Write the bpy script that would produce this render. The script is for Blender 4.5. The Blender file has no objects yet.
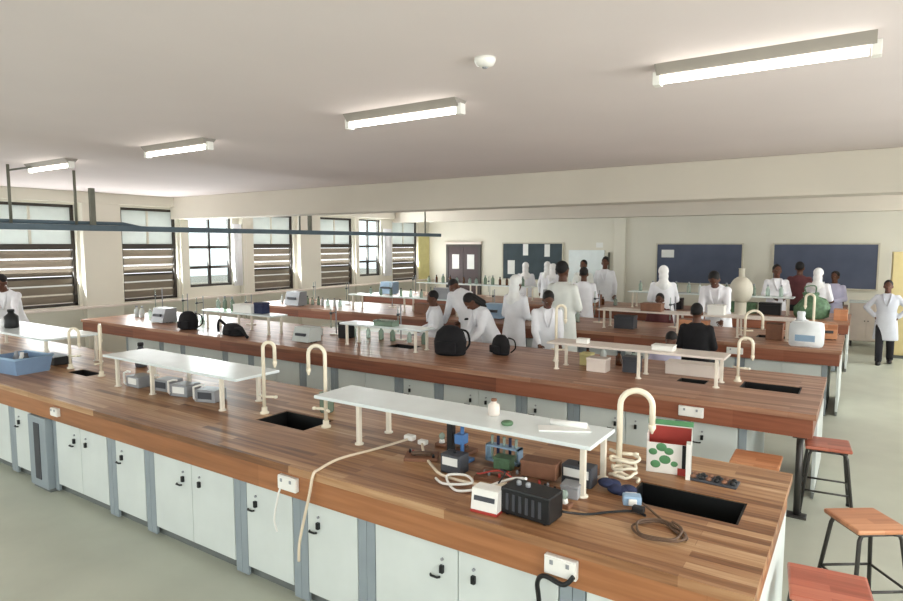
import bpy, bmesh, math, random
from mathutils import Vector, Matrix
random.seed(11)
SC = bpy.context.scene
COL = SC.collection
PI = math.pi

# ------------------------------------------------------------------ materials
def lin(c):
    out = []
    for v in c:
        v /= 255.0
        out.append(v / 12.92 if v <= 0.04045 else ((v + 0.055) / 1.055) ** 2.4)
    return out + [1.0]

def mat(name, rgb, rough=0.5, metal=0.0, var=0.08, scale=6.0, spec=0.4, bump=0.0):
    m = bpy.data.materials.new(name); m.use_nodes = True
    nt = m.node_tree; b = nt.nodes['Principled BSDF']
    b.inputs['Roughness'].default_value = rough
    b.inputs['Metallic'].default_value = metal
    b.inputs['Specular IOR Level'].default_value = spec
    tc = nt.nodes.new('ShaderNodeTexCoord')
    n = nt.nodes.new('ShaderNodeTexNoise'); n.inputs['Scale'].default_value = scale; n.inputs['Detail'].default_value = 4
    nt.links.new(tc.outputs['Object'], n.inputs['Vector'])
    r = nt.nodes.new('ShaderNodeValToRGB')
    c = lin(rgb)
    r.color_ramp.elements[0].color = [max(0, v * (1 - var)) for v in c[:3]] + [1]
    r.color_ramp.elements[1].color = [min(1, v * (1 + var)) for v in c[:3]] + [1]
    r.color_ramp.elements[0].position = .3; r.color_ramp.elements[1].position = .7
    nt.links.new(n.outputs['Fac'], r.inputs['Fac'])
    nt.links.new(r.outputs['Color'], b.inputs['Base Color'])
    if bump:
        bp = nt.nodes.new('ShaderNodeBump'); bp.inputs['Strength'].default_value = bump; bp.inputs['Distance'].default_value = .01
        nt.links.new(n.outputs['Fac'], bp.inputs['Height']); nt.links.new(bp.outputs['Normal'], b.inputs['Normal'])
    return m

def wood(name, cols, strip=0.055, length=1.1, rough=0.38, axis='X', off=0.0):
    """strip-laid timber: brick cells pick a tone per strip, stretched noise gives grain"""
    m = bpy.data.materials.new(name); m.use_nodes = True
    nt = m.node_tree; b = nt.nodes['Principled BSDF']; L = nt.links.new
    b.inputs['Roughness'].default_value = rough; b.inputs['Specular IOR Level'].default_value = .5
    tc = nt.nodes.new('ShaderNodeTexCoord')
    mp = nt.nodes.new('ShaderNodeMapping')
    if axis == 'Y': mp.inputs['Rotation'].default_value = (0, 0, PI / 2)
    mp.inputs['Location'].default_value = (off, off * .37, 0)
    L(tc.outputs['Object'], mp.inputs['Vector'])
    br = nt.nodes.new('ShaderNodeTexBrick')
    br.inputs['Color1'].default_value = (0, 0, 0, 1); br.inputs['Color2'].default_value = (1, 1, 1, 1)
    br.inputs['Mortar'].default_value = (.3, .3, .3, 1)
    br.inputs['Scale'].default_value = 1; br.inputs['Mortar Size'].default_value = .0012
    br.inputs['Brick Width'].default_value = length; br.inputs['Row Height'].default_value = strip
    br.offset = .37
    L(mp.outputs['Vector'], br.inputs['Vector'])
    mp2 = nt.nodes.new('ShaderNodeMapping'); mp2.inputs['Scale'].default_value = (1.2, 22, 22)
    L(mp.outputs['Vector'], mp2.inputs['Vector'])
    n = nt.nodes.new('ShaderNodeTexNoise'); n.inputs['Scale'].default_value = 1.6; n.inputs['Detail'].default_value = 5
    L(mp2.outputs['Vector'], n.inputs['Vector'])
    mx = nt.nodes.new('ShaderNodeMix'); mx.data_type = 'FLOAT'; mx.inputs['Factor'].default_value = .62
    L(br.outputs['Color'], mx.inputs['A']); L(n.outputs['Fac'], mx.inputs['B'])
    r = nt.nodes.new('ShaderNodeValToRGB'); cr = r.color_ramp
    cr.elements[0].position = .18; cr.elements[1].position = .82
    cr.elements[0].color = lin(cols[0]); cr.elements[1].color = lin(cols[-1])
    for i, c in enumerate(cols[1:-1]):
        e = cr.elements.new(.18 + .64 * (i + 1) / (len(cols) - 1)); e.color = lin(c)
    L(mx.outputs['Result'], r.inputs['Fac']); L(r.outputs['Color'], b.inputs['Base Color'])
    return m

def glassy(name, rgb, alpha=.25, rough=.08):
    m = bpy.data.materials.new(name); m.use_nodes = True
    nt = m.node_tree; b = nt.nodes['Principled BSDF']; L = nt.links.new
    b.inputs['Base Color'].default_value = lin(rgb); b.inputs['Roughness'].default_value = rough
    out = nt.nodes['Material Output']
    tr = nt.nodes.new('ShaderNodeBsdfTransparent'); tr.inputs['Color'].default_value = lin([min(255, v + 25) for v in rgb])
    tc = nt.nodes.new('ShaderNodeTexCoord'); n = nt.nodes.new('ShaderNodeTexNoise'); n.inputs['Scale'].default_value = 5
    L(tc.outputs['Object'], n.inputs['Vector'])
    mr = nt.nodes.new('ShaderNodeMapRange'); mr.inputs['To Min'].default_value = max(0, alpha - .06); mr.inputs['To Max'].default_value = min(1, alpha + .06)
    L(n.outputs['Fac'], mr.inputs['Value'])
    mx = nt.nodes.new('ShaderNodeMixShader')
    L(mr.outputs['Result'], mx.inputs['Fac']); L(tr.outputs['BSDF'], mx.inputs[1]); L(b.outputs['BSDF'], mx.inputs[2])
    L(mx.outputs['Shader'], out.inputs['Surface'])
    return m

def emit(name, rgb, s):
    m = bpy.data.materials.new(name); m.use_nodes = True
    nt = m.node_tree; b = nt.nodes['Principled BSDF']
    b.inputs['Base Color'].default_value = lin(rgb)
    b.inputs['Emission Color'].default_value = lin(rgb); b.inputs['Emission Strength'].default_value = s
    return m

M = {}
M['wall'] = mat('cream_wall_paint', (219, 215, 201), .8, var=.03, scale=1.2, bump=.05)
M['ceil'] = mat('ceiling_paint', (222, 212, 210), .85, var=.03, scale=.8)
M['beam'] = mat('ceiling_paint_shaded', (204, 197, 184), .85, var=.03, scale=1.2)  # beam colour darkened to stand in for shade on its face
M['blue_tub'] = mat('faded_blue_tub', (128, 154, 186), .4, var=.08)
M['coat_grey'] = mat('pale_grey_coat', (200, 203, 212), .85, var=.05, scale=8)
M['floor'] = mat('terrazzo_floor', (184, 187, 172), .42, var=.06, scale=2.2)
M['worktop'] = wood('strip_worktop', [(84, 54, 33), (126, 84, 53), (158, 114, 78), (182, 143, 105), (204, 173, 138)])
M['worktop2'] = wood('strip_worktop_red', [(104, 68, 50), (144, 100, 76), (170, 126, 100), (194, 156, 130)], off=3.1)
M['apron'] = wood('apron_timber', [(112, 72, 42), (152, 98, 60), (180, 122, 80)], strip=.3, length=2.6)
M['apron2'] = wood('apron_timber_red', [(104, 60, 44), (140, 82, 58), (162, 102, 76)], strip=.3, length=2.2, off=1.7)
M['seat_red'] = wood('seat_redwood', [(134, 66, 48), (176, 96, 74), (198, 122, 96)], strip=.06, length=.9, rough=.35)
M['seat_tan'] = wood('seat_tan', [(158, 96, 62), (194, 132, 92), (214, 156, 116)], strip=.07, length=.9, rough=.35)
M['door_white'] = mat('cabinet_white', (213, 219, 216), .45, var=.05, scale=3)
M['cab_grey'] = mat('cabinet_grey_frame', (146, 156, 162), .5, var=.06, scale=4)
M['plinth'] = mat('plinth_grey', (110, 114, 112), .7)
M['shelf'] = mat('shelf_white', (228, 236, 236), .25, var=.04, scale=5)
M['shelf_warm'] = mat('shelf_warm_white', (226, 214, 204), .35, var=.05, scale=5)
M['post'] = mat('post_white', (232, 224, 208), .35, var=.05)
M['tap'] = mat('tap_cream_enamel', (238, 228, 206), .25, var=.04)
M['sink'] = mat('sink_black', (14, 15, 15), .5, var=.2)
M['steel'] = mat('stool_steel', (78, 76, 74), .4, metal=.7, var=.1)
M['black'] = mat('black_plastic', (22, 23, 25), .45, var=.15)
M['black_cloth'] = mat('black_cloth', (24, 23, 26), .9, var=.25, scale=14)
M['white_plastic'] = mat('white_plastic', (238, 236, 230), .35, var=.03)
M['grey_plastic'] = mat('grey_plastic', (150, 152, 156), .4, var=.06)
M['dark_grey'] = mat('dark_grey', (66, 68, 74), .5, var=.1)
M['red'] = mat('red_print', (168, 60, 52), .5, var=.1)
M['green'] = mat('green_print', (90, 146, 100), .5, var=.12)
M['green_bag'] = mat('green_bag', (86, 116, 86), .6, var=.3, scale=18)
M['blue'] = mat('blue_plastic', (84, 128, 184), .4, var=.1)
M['blue_pale'] = mat('pale_blue_plastic', (150, 178, 204), .4, var=.08)
M['navy'] = mat('navy_cloth', (44, 50, 78), .9, var=.25, scale=12)
M['cream_cable'] = mat('cream_cable', (226, 210, 186), .5, var=.05)
M['brown_cable'] = mat('brown_cable', (98, 76, 60), .5, var=.1)
M['brown_board'] = mat('brown_board', (132, 92, 70), .6, var=.15, scale=9)
M['board'] = mat('chalkboard_slate_blue', (80, 87, 106), .7, var=.1, scale=2.5)
M['board_dark'] = mat('pinboard_dark_teal', (62, 74, 80), .8, var=.15, scale=3)
M['board_frame'] = mat('board_frame', (196, 190, 172), .6)
M['paper'] = mat('paper', (232, 232, 228), .8, var=.02)
M['door_dark'] = mat('dark_door', (64, 46, 46), .5, var=.15)
M['frame_dark'] = mat('window_frame_dark', (58, 52, 46), .5, var=.1)
M['yellow'] = mat('yellow_paint', (216, 200, 148), .6, var=.05)
M['yellow_wall'] = mat('faded_yellow_panel', (206, 198, 140), .7, var=.06)
M['tray'] = mat('trunking_blue_grey', (82, 98, 108), .5, var=.1)
M['pipe'] = mat('hanger_grey', (104, 104, 92), .5, var=.1)
M['pale_pane'] = mat('painted_pane', (212, 218, 214), .5, var=.04)
_nt = M['pale_pane'].node_tree; _b = _nt.nodes['Principled BSDF']; _t = _nt.nodes.new('ShaderNodeBsdfTranslucent'); _t.inputs['Color'].default_value = lin((222, 226, 224)); _m = _nt.nodes.new('ShaderNodeMixShader'); _m.inputs['Fac'].default_value = .2
_nt.links.new(_b.outputs['BSDF'], _m.inputs[1]); _nt.links.new(_t.outputs['BSDF'], _m.inputs[2]); _nt.links.new(_m.outputs['Shader'], _nt.nodes['Material Output'].inputs['Surface'])
M['beige'] = mat('beige_glaze', (206, 200, 184), .5, var=.05)
M['louvre'] = glassy('louvre_glass', (138, 128, 114), .86, .25)
M['clear'] = glassy('window_glass', (225, 232, 235), .06, .03)
M['labglass'] = glassy('lab_glass', (196, 210, 202), .4, .06)
M['amber'] = glassy('amber_glass', (94, 58, 34), .85, .1)
M['green_glass'] = glassy('green_glass', (158, 176, 160), .45, .08)
M['carrier'] = mat('carrier_bag_white', (236, 240, 242), .4, var=.05, scale=9, bump=.3)
M['coat'] = mat('lab_coat_white', (236, 236, 240), .85, var=.05, scale=8)
M['coat_cream'] = mat('lab_coat_offwhite', (226, 228, 222), .85, var=.05, scale=8)
M['coat_lilac'] = mat('shirt_lilac', (196, 194, 220), .85, var=.06, scale=8)
M['coat_maroon'] = mat('top_maroon', (98, 56, 58), .85, var=.12, scale=8)
M['skin'] = mat('skin_brown', (92, 58, 42), .55, var=.08, scale=9)
M['lips'] = mat('lips', (110, 62, 54), .5)
M['eyewhite'] = mat('eye_white', (170, 160, 150), .3)
M['pupil'] = mat('pupil', (18, 14, 12), .3)
M['hair'] = mat('black_hair', (20, 17, 16), .7, var=.3, scale=30, bump=.4)
M['scarf'] = mat('white_headscarf', (238, 238, 236), .85, var=.05, scale=9)
M['trouser'] = mat('dark_trousers', (34, 33, 38), .85, var=.15)
M['trouser_grey'] = mat('grey_trousers', (84, 84, 90), .85, var=.12)
M['shoe'] = mat('black_shoe', (24, 22, 22), .4)
M['lamp_body'] = mat('lamp_body', (150, 144, 136), .5, var=.03)  # housing darkened to paint in the shadow line above the tube
M['tube'] = emit('lamp_tube', (255, 250, 240), 14.0)
M['curtain'] = mat('curtain_white', (238, 238, 240), .9, var=.04)
M['ground'] = mat('outside_paving', (150, 146, 134), .9, var=.1)
M['outwall'] = mat('outside_render', (176, 166, 150), .9, var=.1)

# ------------------------------------------------------------------ mesh builder
class MB:
    def __init__(s): s.bm = bmesh.new()
    def _add(s, verts, faces, smooth=False):
        vs = [s.bm.verts.new(v) for v in verts]
        for f in faces:
            try:
                fc = s.bm.faces.new([vs[i] for i in f]); fc.smooth = smooth
            except ValueError: pass
        return vs
    def box(s, x0, x1, y0, y1, z0, z1, bev=0.0, rz=0.0, piv=None):
        t = bmesh.new()
        bmesh.ops.create_cube(t, size=1)
        for v in t.verts:
            v.co = Vector(((x0 + x1) / 2 + v.co.x * (x1 - x0), (y0 + y1) / 2 + v.co.y * (y1 - y0), (z0 + z1) / 2 + v.co.z * (z1 - z0)))
        if bev: bmesh.ops.bevel(t, geom=t.edges[:], offset=bev, segments=2, affect='EDGES', profile=.6)
        if rz:
            c = piv or ((x0 + x1) / 2, (y0 + y1) / 2)
            R = Matrix.Rotation(rz, 3, 'Z')
            for v in t.verts: v.co = R @ (v.co - Vector((c[0], c[1], 0))) + Vector((c[0], c[1], 0))
        s.join(t); return s
    def join(s, t):
        t.verts.index_update()
        vs = [s.bm.verts.new(v.co) for v in t.verts]
        for f in t.faces:
            try:
                fc = s.bm.faces.new([vs[v.index] for v in f.verts]); fc.smooth = f.smooth
            except ValueError: pass
        t.free()
    def tube(s, pts, r, seg=8, closed=False):
        pts = [Vector(p) for p in pts]; n = len(pts)
        rs = r if isinstance(r, (list, tuple)) else [r] * n
        rings = []; prev = None
        for i, p in enumerate(pts):
            if closed: d = pts[(i + 1) % n] - pts[i - 1]
            else: d = pts[min(i + 1, n - 1)] - pts[max(i - 1, 0)]
            if d.length < 1e-9: d = Vector((0, 0, 1))
            d.normalize()
            if prev is None:
                a = Vector((0, 0, 1)) if abs(d.z) < .9 else Vector((1, 0, 0))
                u = d.cross(a).normalized()
            else:
                u = prev - d * prev.dot(d)
                if u.length < 1e-6: u = d.orthogonal()
                u.normalize()
            prev = u; w = d.cross(u)
            rings.append([s.bm.verts.new(p + (u * math.cos(2 * PI * k / seg) + w * math.sin(2 * PI * k / seg)) * rs[i]) for k in range(seg)])
        m = n if closed else n - 1
        for i in range(m):
            a, b = rings[i], rings[(i + 1) % n]
            for k in range(seg):
                f = s.bm.faces.new([a[k], a[(k + 1) % seg], b[(k + 1) % seg], b[k]]); f.smooth = True
        if not closed:
            s.bm.faces.new(rings[0][::-1]); s.bm.faces.new(rings[-1])
        return s
    def lathe(s, c, prof, seg=16):
        c = Vector(c); rings = []
        for r, z in prof:
            rings.append([s.bm.verts.new(c + Vector((max(r, 1e-4) * math.cos(2 * PI * k / seg), max(r, 1e-4) * math.sin(2 * PI * k / seg), z))) for k in range(seg)])
        for a, b in zip(rings, rings[1:]):
            for k in range(seg):
                f = s.bm.faces.new([a[k], a[(k + 1) % seg], b[(k + 1) % seg], b[k]]); f.smooth = True
        s.bm.faces.new(rings[0][::-1]); s.bm.faces.new(rings[-1])
        return s
    def ell(s, c, rx, ry, rz, R=None, seg=14, rings=9):
        t = bmesh.new(); bmesh.ops.create_uvsphere(t, u_segments=seg, v_segments=rings, radius=1)
        for v in t.verts:
            p = Vector((v.co.x * rx, v.co.y * ry, v.co.z * rz))
            if R is not None: p = R @ p
            v.co = p + Vector(c)
        for f in t.faces: f.smooth = True
        s.join(t); return s
    def cap(s, p0, r0, p1, r1, seg=10):
        """tapered limb with round ends"""
        p0 = Vector(p0); p1 = Vector(p1); d = (p1 - p0)
        if d.length < 1e-6: return s.ell(p0, r0, r0, r0)
        u = d.normalized(); pts = []; rs = []
        for a in (-90, -60, -30, 0):
            pts.append(p0 + u * r0 * math.sin(math.radians(a)) * 1.0); rs.append(max(.0005, r0 * math.cos(math.radians(a))))
        for a in (0, 30, 60, 90):
            pts.append(p1 + u * r1 * math.sin(math.radians(a))); rs.append(max(.0005, r1 * math.cos(math.radians(a))))
        s.tube(pts, rs, seg); return s
    def loft(s, secs, seg=18):
        """secs: (center, rx, ry, rotation matrix)"""
        rings = []
        for c, rx, ry, R in secs:
            ring = []
            for k in range(seg):
                a = 2 * PI * k / seg
                p = Vector((rx * math.cos(a), ry * math.sin(a), 0))
                ring.append(s.bm.verts.new(Vector(c) + (R @ p if R is not None else p)))
            rings.append(ring)
        for a, b in zip(rings, rings[1:]):
            for k in range(seg):
                f = s.bm.faces.new([a[k], a[(k + 1) % seg], b[(k + 1) % seg], b[k]]); f.smooth = True
        s.bm.faces.new(rings[0][::-1]); s.bm.faces.new(rings[-1]); return s
    def cells(s, us, vs, holes, w0, w1, axes):
        """slab made of grid cells with rectangular holes left out; axes maps (u,v,w)->xyz"""
        def isin(i, j):
            if i < 0 or j < 0 or i >= len(us) - 1 or j >= len(vs) - 1: return False
            cu = (us[i] + us[i + 1]) / 2; cv = (vs[j] + vs[j + 1]) / 2
            return not any(a < cu < b and c < cv < d for a, b, c, d in holes)
        cache = {}
        def V(i, j, w):
            k = (i, j, w)
            if k not in cache:
                p = [0, 0, 0]; p[axes[0]] = us[i]; p[axes[1]] = vs[j]; p[axes[2]] = w
                cache[k] = s.bm.verts.new(p)
            return cache[k]
        for i in range(len(us) - 1):
            for j in range(len(vs) - 1):
                if not isin(i, j): continue
                s.bm.faces.new([V(i, j, w1), V(i + 1, j, w1), V(i + 1, j + 1, w1), V(i, j + 1, w1)])
                s.bm.faces.new([V(i, j, w0), V(i, j + 1, w0), V(i + 1, j + 1, w0), V(i + 1, j, w0)])
                for (a, b, p, q) in ((i - 1, j, (i, j), (i, j + 1)), (i + 1, j, (i + 1, j), (i + 1, j + 1)), (i, j - 1, (i, j), (i + 1, j)), (i, j + 1, (i, j + 1), (i + 1, j + 1))):
                    if not isin(a, b): s.bm.faces.new([V(*p, w0), V(*q, w0), V(*q, w1), V(*p, w1)])
        return s
    def build(s, name, m, parent=None, origin=None):
        bmesh.ops.recalc_face_normals(s.bm, faces=s.bm.faces[:])
        if origin is not None:
            for v in s.bm.verts: v.co -= Vector(origin)
        me = bpy.data.meshes.new(name); s.bm.to_mesh(me); s.bm.free()
        me.materials.append(m if not isinstance(m, str) else M[m])
        o = bpy.data.objects.new(name, me); COL.objects.link(o)
        if parent: o.parent = parent
        elif origin is not None: o.location = origin
        return o

def tag(o, label=None, cat=None, group=None, kind=None):
    if label: o['label'] = label
    if cat: o['category'] = cat
    if group: o['group'] = group
    if kind: o['kind'] = kind
    return o
def thing(name, label, cat, loc=(0, 0, 0), rz=0.0, group=None):
    o = bpy.data.objects.new(name, None); COL.objects.link(o)
    o.empty_display_size = .1
    o.location = loc; o.rotation_euler = (0, 0, rz)
    return tag(o, label, cat, group)
def struct(name, mb, m):
    return tag(mb.build(name, m), kind='structure')
def kids(o): return [c for c in COL.objects if c.parent == o]
def dup(o, loc, rz=None, label=None, group=None):
    r = o.copy(); COL.objects.link(r); r.location = loc
    if rz is not None: r.rotation_euler = (0, 0, rz)
    if label: r['label'] = label
    if group: r['group'] = group
    for ch in kids(o):
        c = ch.copy(); COL.objects.link(c); c.parent = r
        for g in kids(ch):
            d = g.copy(); COL.objects.link(d); d.parent = c
    return r
def spline(pts, n=8):
    """Catmull-Rom through pts"""
    P = [Vector(p) for p in pts]; P = [P[0]] + P + [P[-1]]; out = []
    for i in range(1, len(P) - 2):
        for k in range(n):
            t = k / n
            out.append(.5 * ((2 * P[i]) + (-P[i - 1] + P[i + 1]) * t + (2 * P[i - 1] - 5 * P[i] + 4 * P[i + 1] - P[i + 2]) * t * t + (-P[i - 1] + 3 * P[i] - 3 * P[i + 1] + P[i + 2]) * t ** 3))
    out.append(P[-2]); return out

# ------------------------------------------------------------------ camera
F_PX, HY, VX, HC = 622.0, 244.0, 864.0, 2.15
pitch = math.atan((300.5 - HY) / F_PX); yaw = math.atan((VX - 451.5) / F_PX * math.cos(pitch))
fw = Vector((-math.sin(yaw) * math.cos(pitch), math.cos(yaw) * math.cos(pitch), -math.sin(pitch)))
rt = Vector((math.cos(yaw), math.sin(yaw), 0)); up = rt.cross(fw)
cam = bpy.data.objects.new('camera', bpy.data.cameras.new('camera')); COL.objects.link(cam)
cam.data.sensor_width = 36; cam.data.lens = F_PX / 903 * 36; cam.data.clip_start = .05
cam.matrix_world = Matrix(((rt.x, up.x, -fw.x, 0), (rt.y, up.y, -fw.y, 0), (rt.z, up.z, -fw.z, HC), (0, 0, 0, 1)))
SC.camera = cam

# ------------------------------------------------------------------ room shell
XL, XR, YB, YF, ZC = -12.0, 3.2, -2.4, 16.8, 3.1
BT = .86                                          # bench top
struct('floor', MB().box(XL - .2, XR + .2, YB - .2, YF + .2, -.1, 0), 'floor')
struct('ceiling', MB().box(XL - .2, XR + .2, YB - .2, YF + .2, ZC, ZC + .1), 'ceil')
# left wall: window openings (y0, y1, z0, z1)
LOW = [(1.2, 2.6, 1.02, 2.86), (4.3, 5.75, 1.02, 2.86), (6.58, 7.75, 1.02, 2.86), (9.68, 10.96, 1.02, 2.86), (11.85, 13.15, 1.02, 2.86), (14.9, 16.2, 1.02, 2.86)]
TALL = [(8.02, 9.12, 1.22, 2.86), (13.38, 14.36, 1.22, 2.86)]
ho = LOW + TALL
ys = sorted(set([YB - .2, YF + .2] + [v for h in ho for v in h[:2]])); zs = sorted(set([0, ZC] + [v for h in ho for v in h[2:]]))
struct('wall_left', MB().cells(ys, zs, ho, XL - .2, XL, (1, 2, 0)), 'wall')
struct('wall_far', MB().box(XL - .2, XR + .2, YF, YF + .2, 0, ZC), 'wall')
RW = [(-1.2, 1.6, 1.0, 2.8), (2.6, 5.4, 1.0, 2.8), (8.2, 11.0, 1.0, 2.8), (12.4, 15.2, 1.0, 2.8)]
ys = sorted(set([YB - .2, YF + .2] + [v for h in RW for v in h[:2]]))
struct('wall_right', MB().cells(ys, [0, 1.0, 2.8, ZC], RW, XR, XR + .2, (1, 2, 0)), 'wall')
BW = [(-11.0, -8.2, .95, 2.8), (-7.4, -4.6, .95, 2.8), (-3.8, -1.0, .95, 2.8), (-.2, 2.6, .95, 2.8)]
xs = sorted(set([XL, XR] + [v for h in BW for v in h[:2]]))
struct('wall_back', MB().cells(xs, [0, .95, 2.8, ZC], BW, YB - .2, YB, (0, 2, 1)), 'wall')
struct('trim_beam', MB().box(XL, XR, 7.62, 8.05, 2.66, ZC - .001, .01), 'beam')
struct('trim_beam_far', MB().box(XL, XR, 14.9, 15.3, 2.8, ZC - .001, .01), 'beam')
struct('trim_wall_head', MB().box(XL, XL + .12, YB, YF, 2.9, ZC - .001, .008), 'wall')
struct('baseboard_far', MB().box(-9.9, XR, YF - .02, YF, 0, .1), 'plinth')
# pilasters along the window wall
for i, (a, b) in enumerate([(2.9, 3.7), (5.8, 6.5), (7.8, 7.98), (9.3, 9.6), (11.05, 11.75), (13.2, 13.34)]):
    struct('trim_%d' % (i + 1), MB().box(XL + .001, XL + (.14 if b - a > .25 else .06), a, b, 0, 2.9, .01), 'wall')
struct('trim_sill', MB().box(XL, XL + .22, YB, YF, .97, 1.01, .006), 'shelf_warm')
struct('trim_yellow_panel', MB().box(XL + .001, XL + .03, 16.22, YF - .001, .9, 2.4, .004), 'yellow_wall')
struct('trim_far_pier', MB().box(-5.72, -5.4, YF - .08, YF, 0, 2.9, .01), 'wall')

def win_parts(y0, y1, z0, z1, n, tall, X=XL - .12):
    f = MB(); t = .05
    f.box(X - .03, X + .05, y0, y1, z0, z0 + t).box(X - .03, X + .05, y0, y0 + t, z0, z1).box(X - .03, X + .05, y1 - t, y1, z0, z1).box(X - .03, X + .05, y0, y1, z1 - t, z1)
    w = bpy.data.objects.new('window_%d' % n, None); COL.objects.link(w); w.location = (X, (y0 + y1) / 2, z0); tag(w, kind='structure')
    o = w.location.copy()
    if tall:
        ym = (y0 + y1) / 2
        f.box(X - .02, X + .04, ym - .025, ym + .025, z0, z1)
        for z in (z0 + .42, z0 + .86, z0 + 1.22): f.box(X - .02, X + .04, y0, y1, z - .03, z + .03)
        f.build('window_frame', 'frame_dark', w, o)
        MB().box(X - .004, X + .004, y0 + t, y1 - t, z0 + t, z1 - t).build('pane', 'clear', w, o)
    else:
        zm = 2.12; ym = (y0 + y1) / 2
        f.box(X - .03, X + .06, y0, y1, zm - .07, zm + .03)
        f.box(X - .02, X + .04, y0, y1, z0 + .50, z0 + .54)
        f.build('window_frame', 'frame_dark', w, o)
        p = MB(); k = 6; hgt = (zm - .07 - z0 - t)
        for i in range(k):                          # tilted glass louvres
            zc = z0 + t + hgt * (i + .5) / k
            c0 = Vector((X - .02, 0, zc - hgt / k * .42)); c1 = Vector((X + .02, 0, zc + hgt / k * .42))
            p._add([(c0.x, y0 + t, c0.z), (c0.x, y1 - t, c0.z), (c1.x, y1 - t, c1.z), (c1.x, y0 + t, c1.z), (c0.x + .006, y0 + t, c0.z), (c0.x + .006, y1 - t, c0.z), (c1.x + .006, y1 - t, c1.z), (c1.x + .006, y0 + t, c1.z)],
                   [(0, 1, 2, 3), (7, 6, 5, 4), (0, 4, 5, 1), (1, 5, 6, 2), (2, 6, 7, 3), (3, 7, 4, 0)])
        p.build('louvre', 'louvre', w, o)
        u = MB().box(X - .01, X + .01, y0 + t, y1 - t, zm + .03, z1 - t); u.build('painted_pane', 'pale_pane', w, o)
        MB().box(X + .01, X + .03, ym - .02, ym + .02, zm + .03, z1 - t).build('glazing_bar', 'wall', w, o)
n = 0
for h in LOW: n += 1; win_parts(*h, n, False)
for h in TALL: n += 1; win_parts(*h, n, True)
for a, b, z0, z1 in BW:
    n += 1; f = MB(); Y = YB - .1
    f.box(a, b, Y - .03, Y + .03, z0, z0 + .05).box(a, b, Y - .03, Y + .03, z1 - .05, z1)
    for x in (a + .025, (a * 2 + b) / 3, (a + 2 * b) / 3, b - .025): f.box(x - .025, x + .025, Y - .03, Y + .03, z0, z1)
    w = struct('window_%d' % n, f, 'frame_dark'); MB().box(a, b, Y - .003, Y + .003, z0, z1).build('pane', 'clear', w)
for a, b, z0, z1 in RW:
    n += 1; f = MB(); X = XR + .1
    f.box(X - .03, X + .03, a, b, z0, z0 + .05).box(X - .03, X + .03, a, b, z1 - .05, z1)
    for y in (a + .025, (a * 2 + b) / 3, (a + 2 * b) / 3, b - .025): f.box(X - .03, X + .03, y - .025, y + .025, z0, z1)
    w = struct('window_%d' % n, f, 'frame_dark'); MB().box(X - .003, X + .003, a, b, z0, z1).build('pane', 'clear', w)
# white curtains pulled beside the two tall windows
for k, (y, lab) in enumerate([(9.22, 'white curtain gathered beside the nearer tall bright window'), (14.52, 'white curtain gathered beside the farther tall bright window')]):
    c = MB(); pts = []
    for i in range(25): pts.append((XL + .10 + .03 * math.sin(i * 1.5), y - .16 + i * .36 / 24))
    vs = []; fs = []
    for (x, yy) in pts: vs += [(x, yy, 1.2), (x, yy, 2.6), (x + .012, yy, 1.2), (x + .012, yy, 2.6)]
    for i in range(24):
        a = i * 4; b = a + 4
        fs += [(a, b, b + 1, a + 1), (a + 2, a + 3, b + 3, b + 2), (a, a + 2, b + 2, b), (a + 1, b + 1, b + 3, a + 3)]
    fs += [(0, 1, 3, 2), (96, 98, 99, 97)]
    c._add(vs, fs, True)
    tag(c.build('curtain', 'curtain'), lab, 'curtain')
# far double door
d = bpy.data.objects.new('door_1', None); COL.objects.link(d); d.location = (-10.62, YF, 0); tag(d, kind='structure'); o = d.location.copy()
MB().box(-11.27, -11.18, YF - .06, YF, 0, 2.06).box(-10.06, -9.97, YF - .06, YF, 0, 2.06).box(-11.27, -9.97, YF - .06, YF, 2.06, 2.14).build('door_frame', 'frame_dark', d, o)
for a, b in ((-11.18, -10.625), (-10.615, -10.06)):
    l = MB().box(a, b, YF - .045, YF - .005, .01, 2.06, .004).build('door_leaf', 'door_dark', d, o)
    m_ = (a + b) / 2
    MB().box(m_ - .13, m_ + .13, YF - .055, YF - .04, 1.36, 1.82).build('pane', 'paper', l)
    for c in kids(l):
        for v in c.data.vertices: v.co -= Vector(o)
MB().box(-11.3, -9.95, YF - .08, YF, 2.14, 2.22, .005).build('door_head', 'shelf_warm', d, o)
# outside ground and the neighbouring building, seen through the windows
struct('ground_outside', MB().box(-40, 30, -30, 45, -.35, -.15), 'ground')
struct('wall_neighbour', MB().box(-21, -20.5, -4, 30, -.15, .7), 'outwall')

# ------------------------------------------------------------------ ceiling lamps, detector, trunking
def lamp(x, y, L, label):
    t = thing('ceiling_lamp', label, 'lamp', (x, y, ZC), 0, 'fluorescent battens on the ceiling')
    b = MB(); b._add([(-L / 2, -.075, 0), (L / 2, -.075, 0), (L / 2, .075, 0), (-L / 2, .075, 0), (-L / 2, -.03, -.05), (L / 2, -.03, -.05), (L / 2, .03, -.05), (-L / 2, .03, -.05)],
                     [(0, 1, 2, 3), (4, 5, 6, 7), (0, 1, 5, 4), (1, 2, 6, 5), (2, 3, 7, 6), (3, 0, 4, 7)])
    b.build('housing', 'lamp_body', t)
    MB().tube([(-L / 2 + .03, 0, -.07), (L / 2 - .03, 0, -.07)], .022, 12).build('lamp_tube', 'tube', t)
    for s in (-1, 1): MB().box(s * L / 2 - .02, s * L / 2 + .02, -.03, .03, -.1, -.03, .004).build('lamp_holder', 'white_plastic', t)
    return t
lamps = [(-.485, 3.5, 'white ceiling batten light nearest the camera, at upper right'), (-2.75, 3.53, 'second batten light from the right in the ceiling row'),
         (-5.47, 3.57, 'third batten light from the right in the ceiling row'), (-7.93, 3.55, 'small farthest batten light at left end of the ceiling row')]
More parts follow.
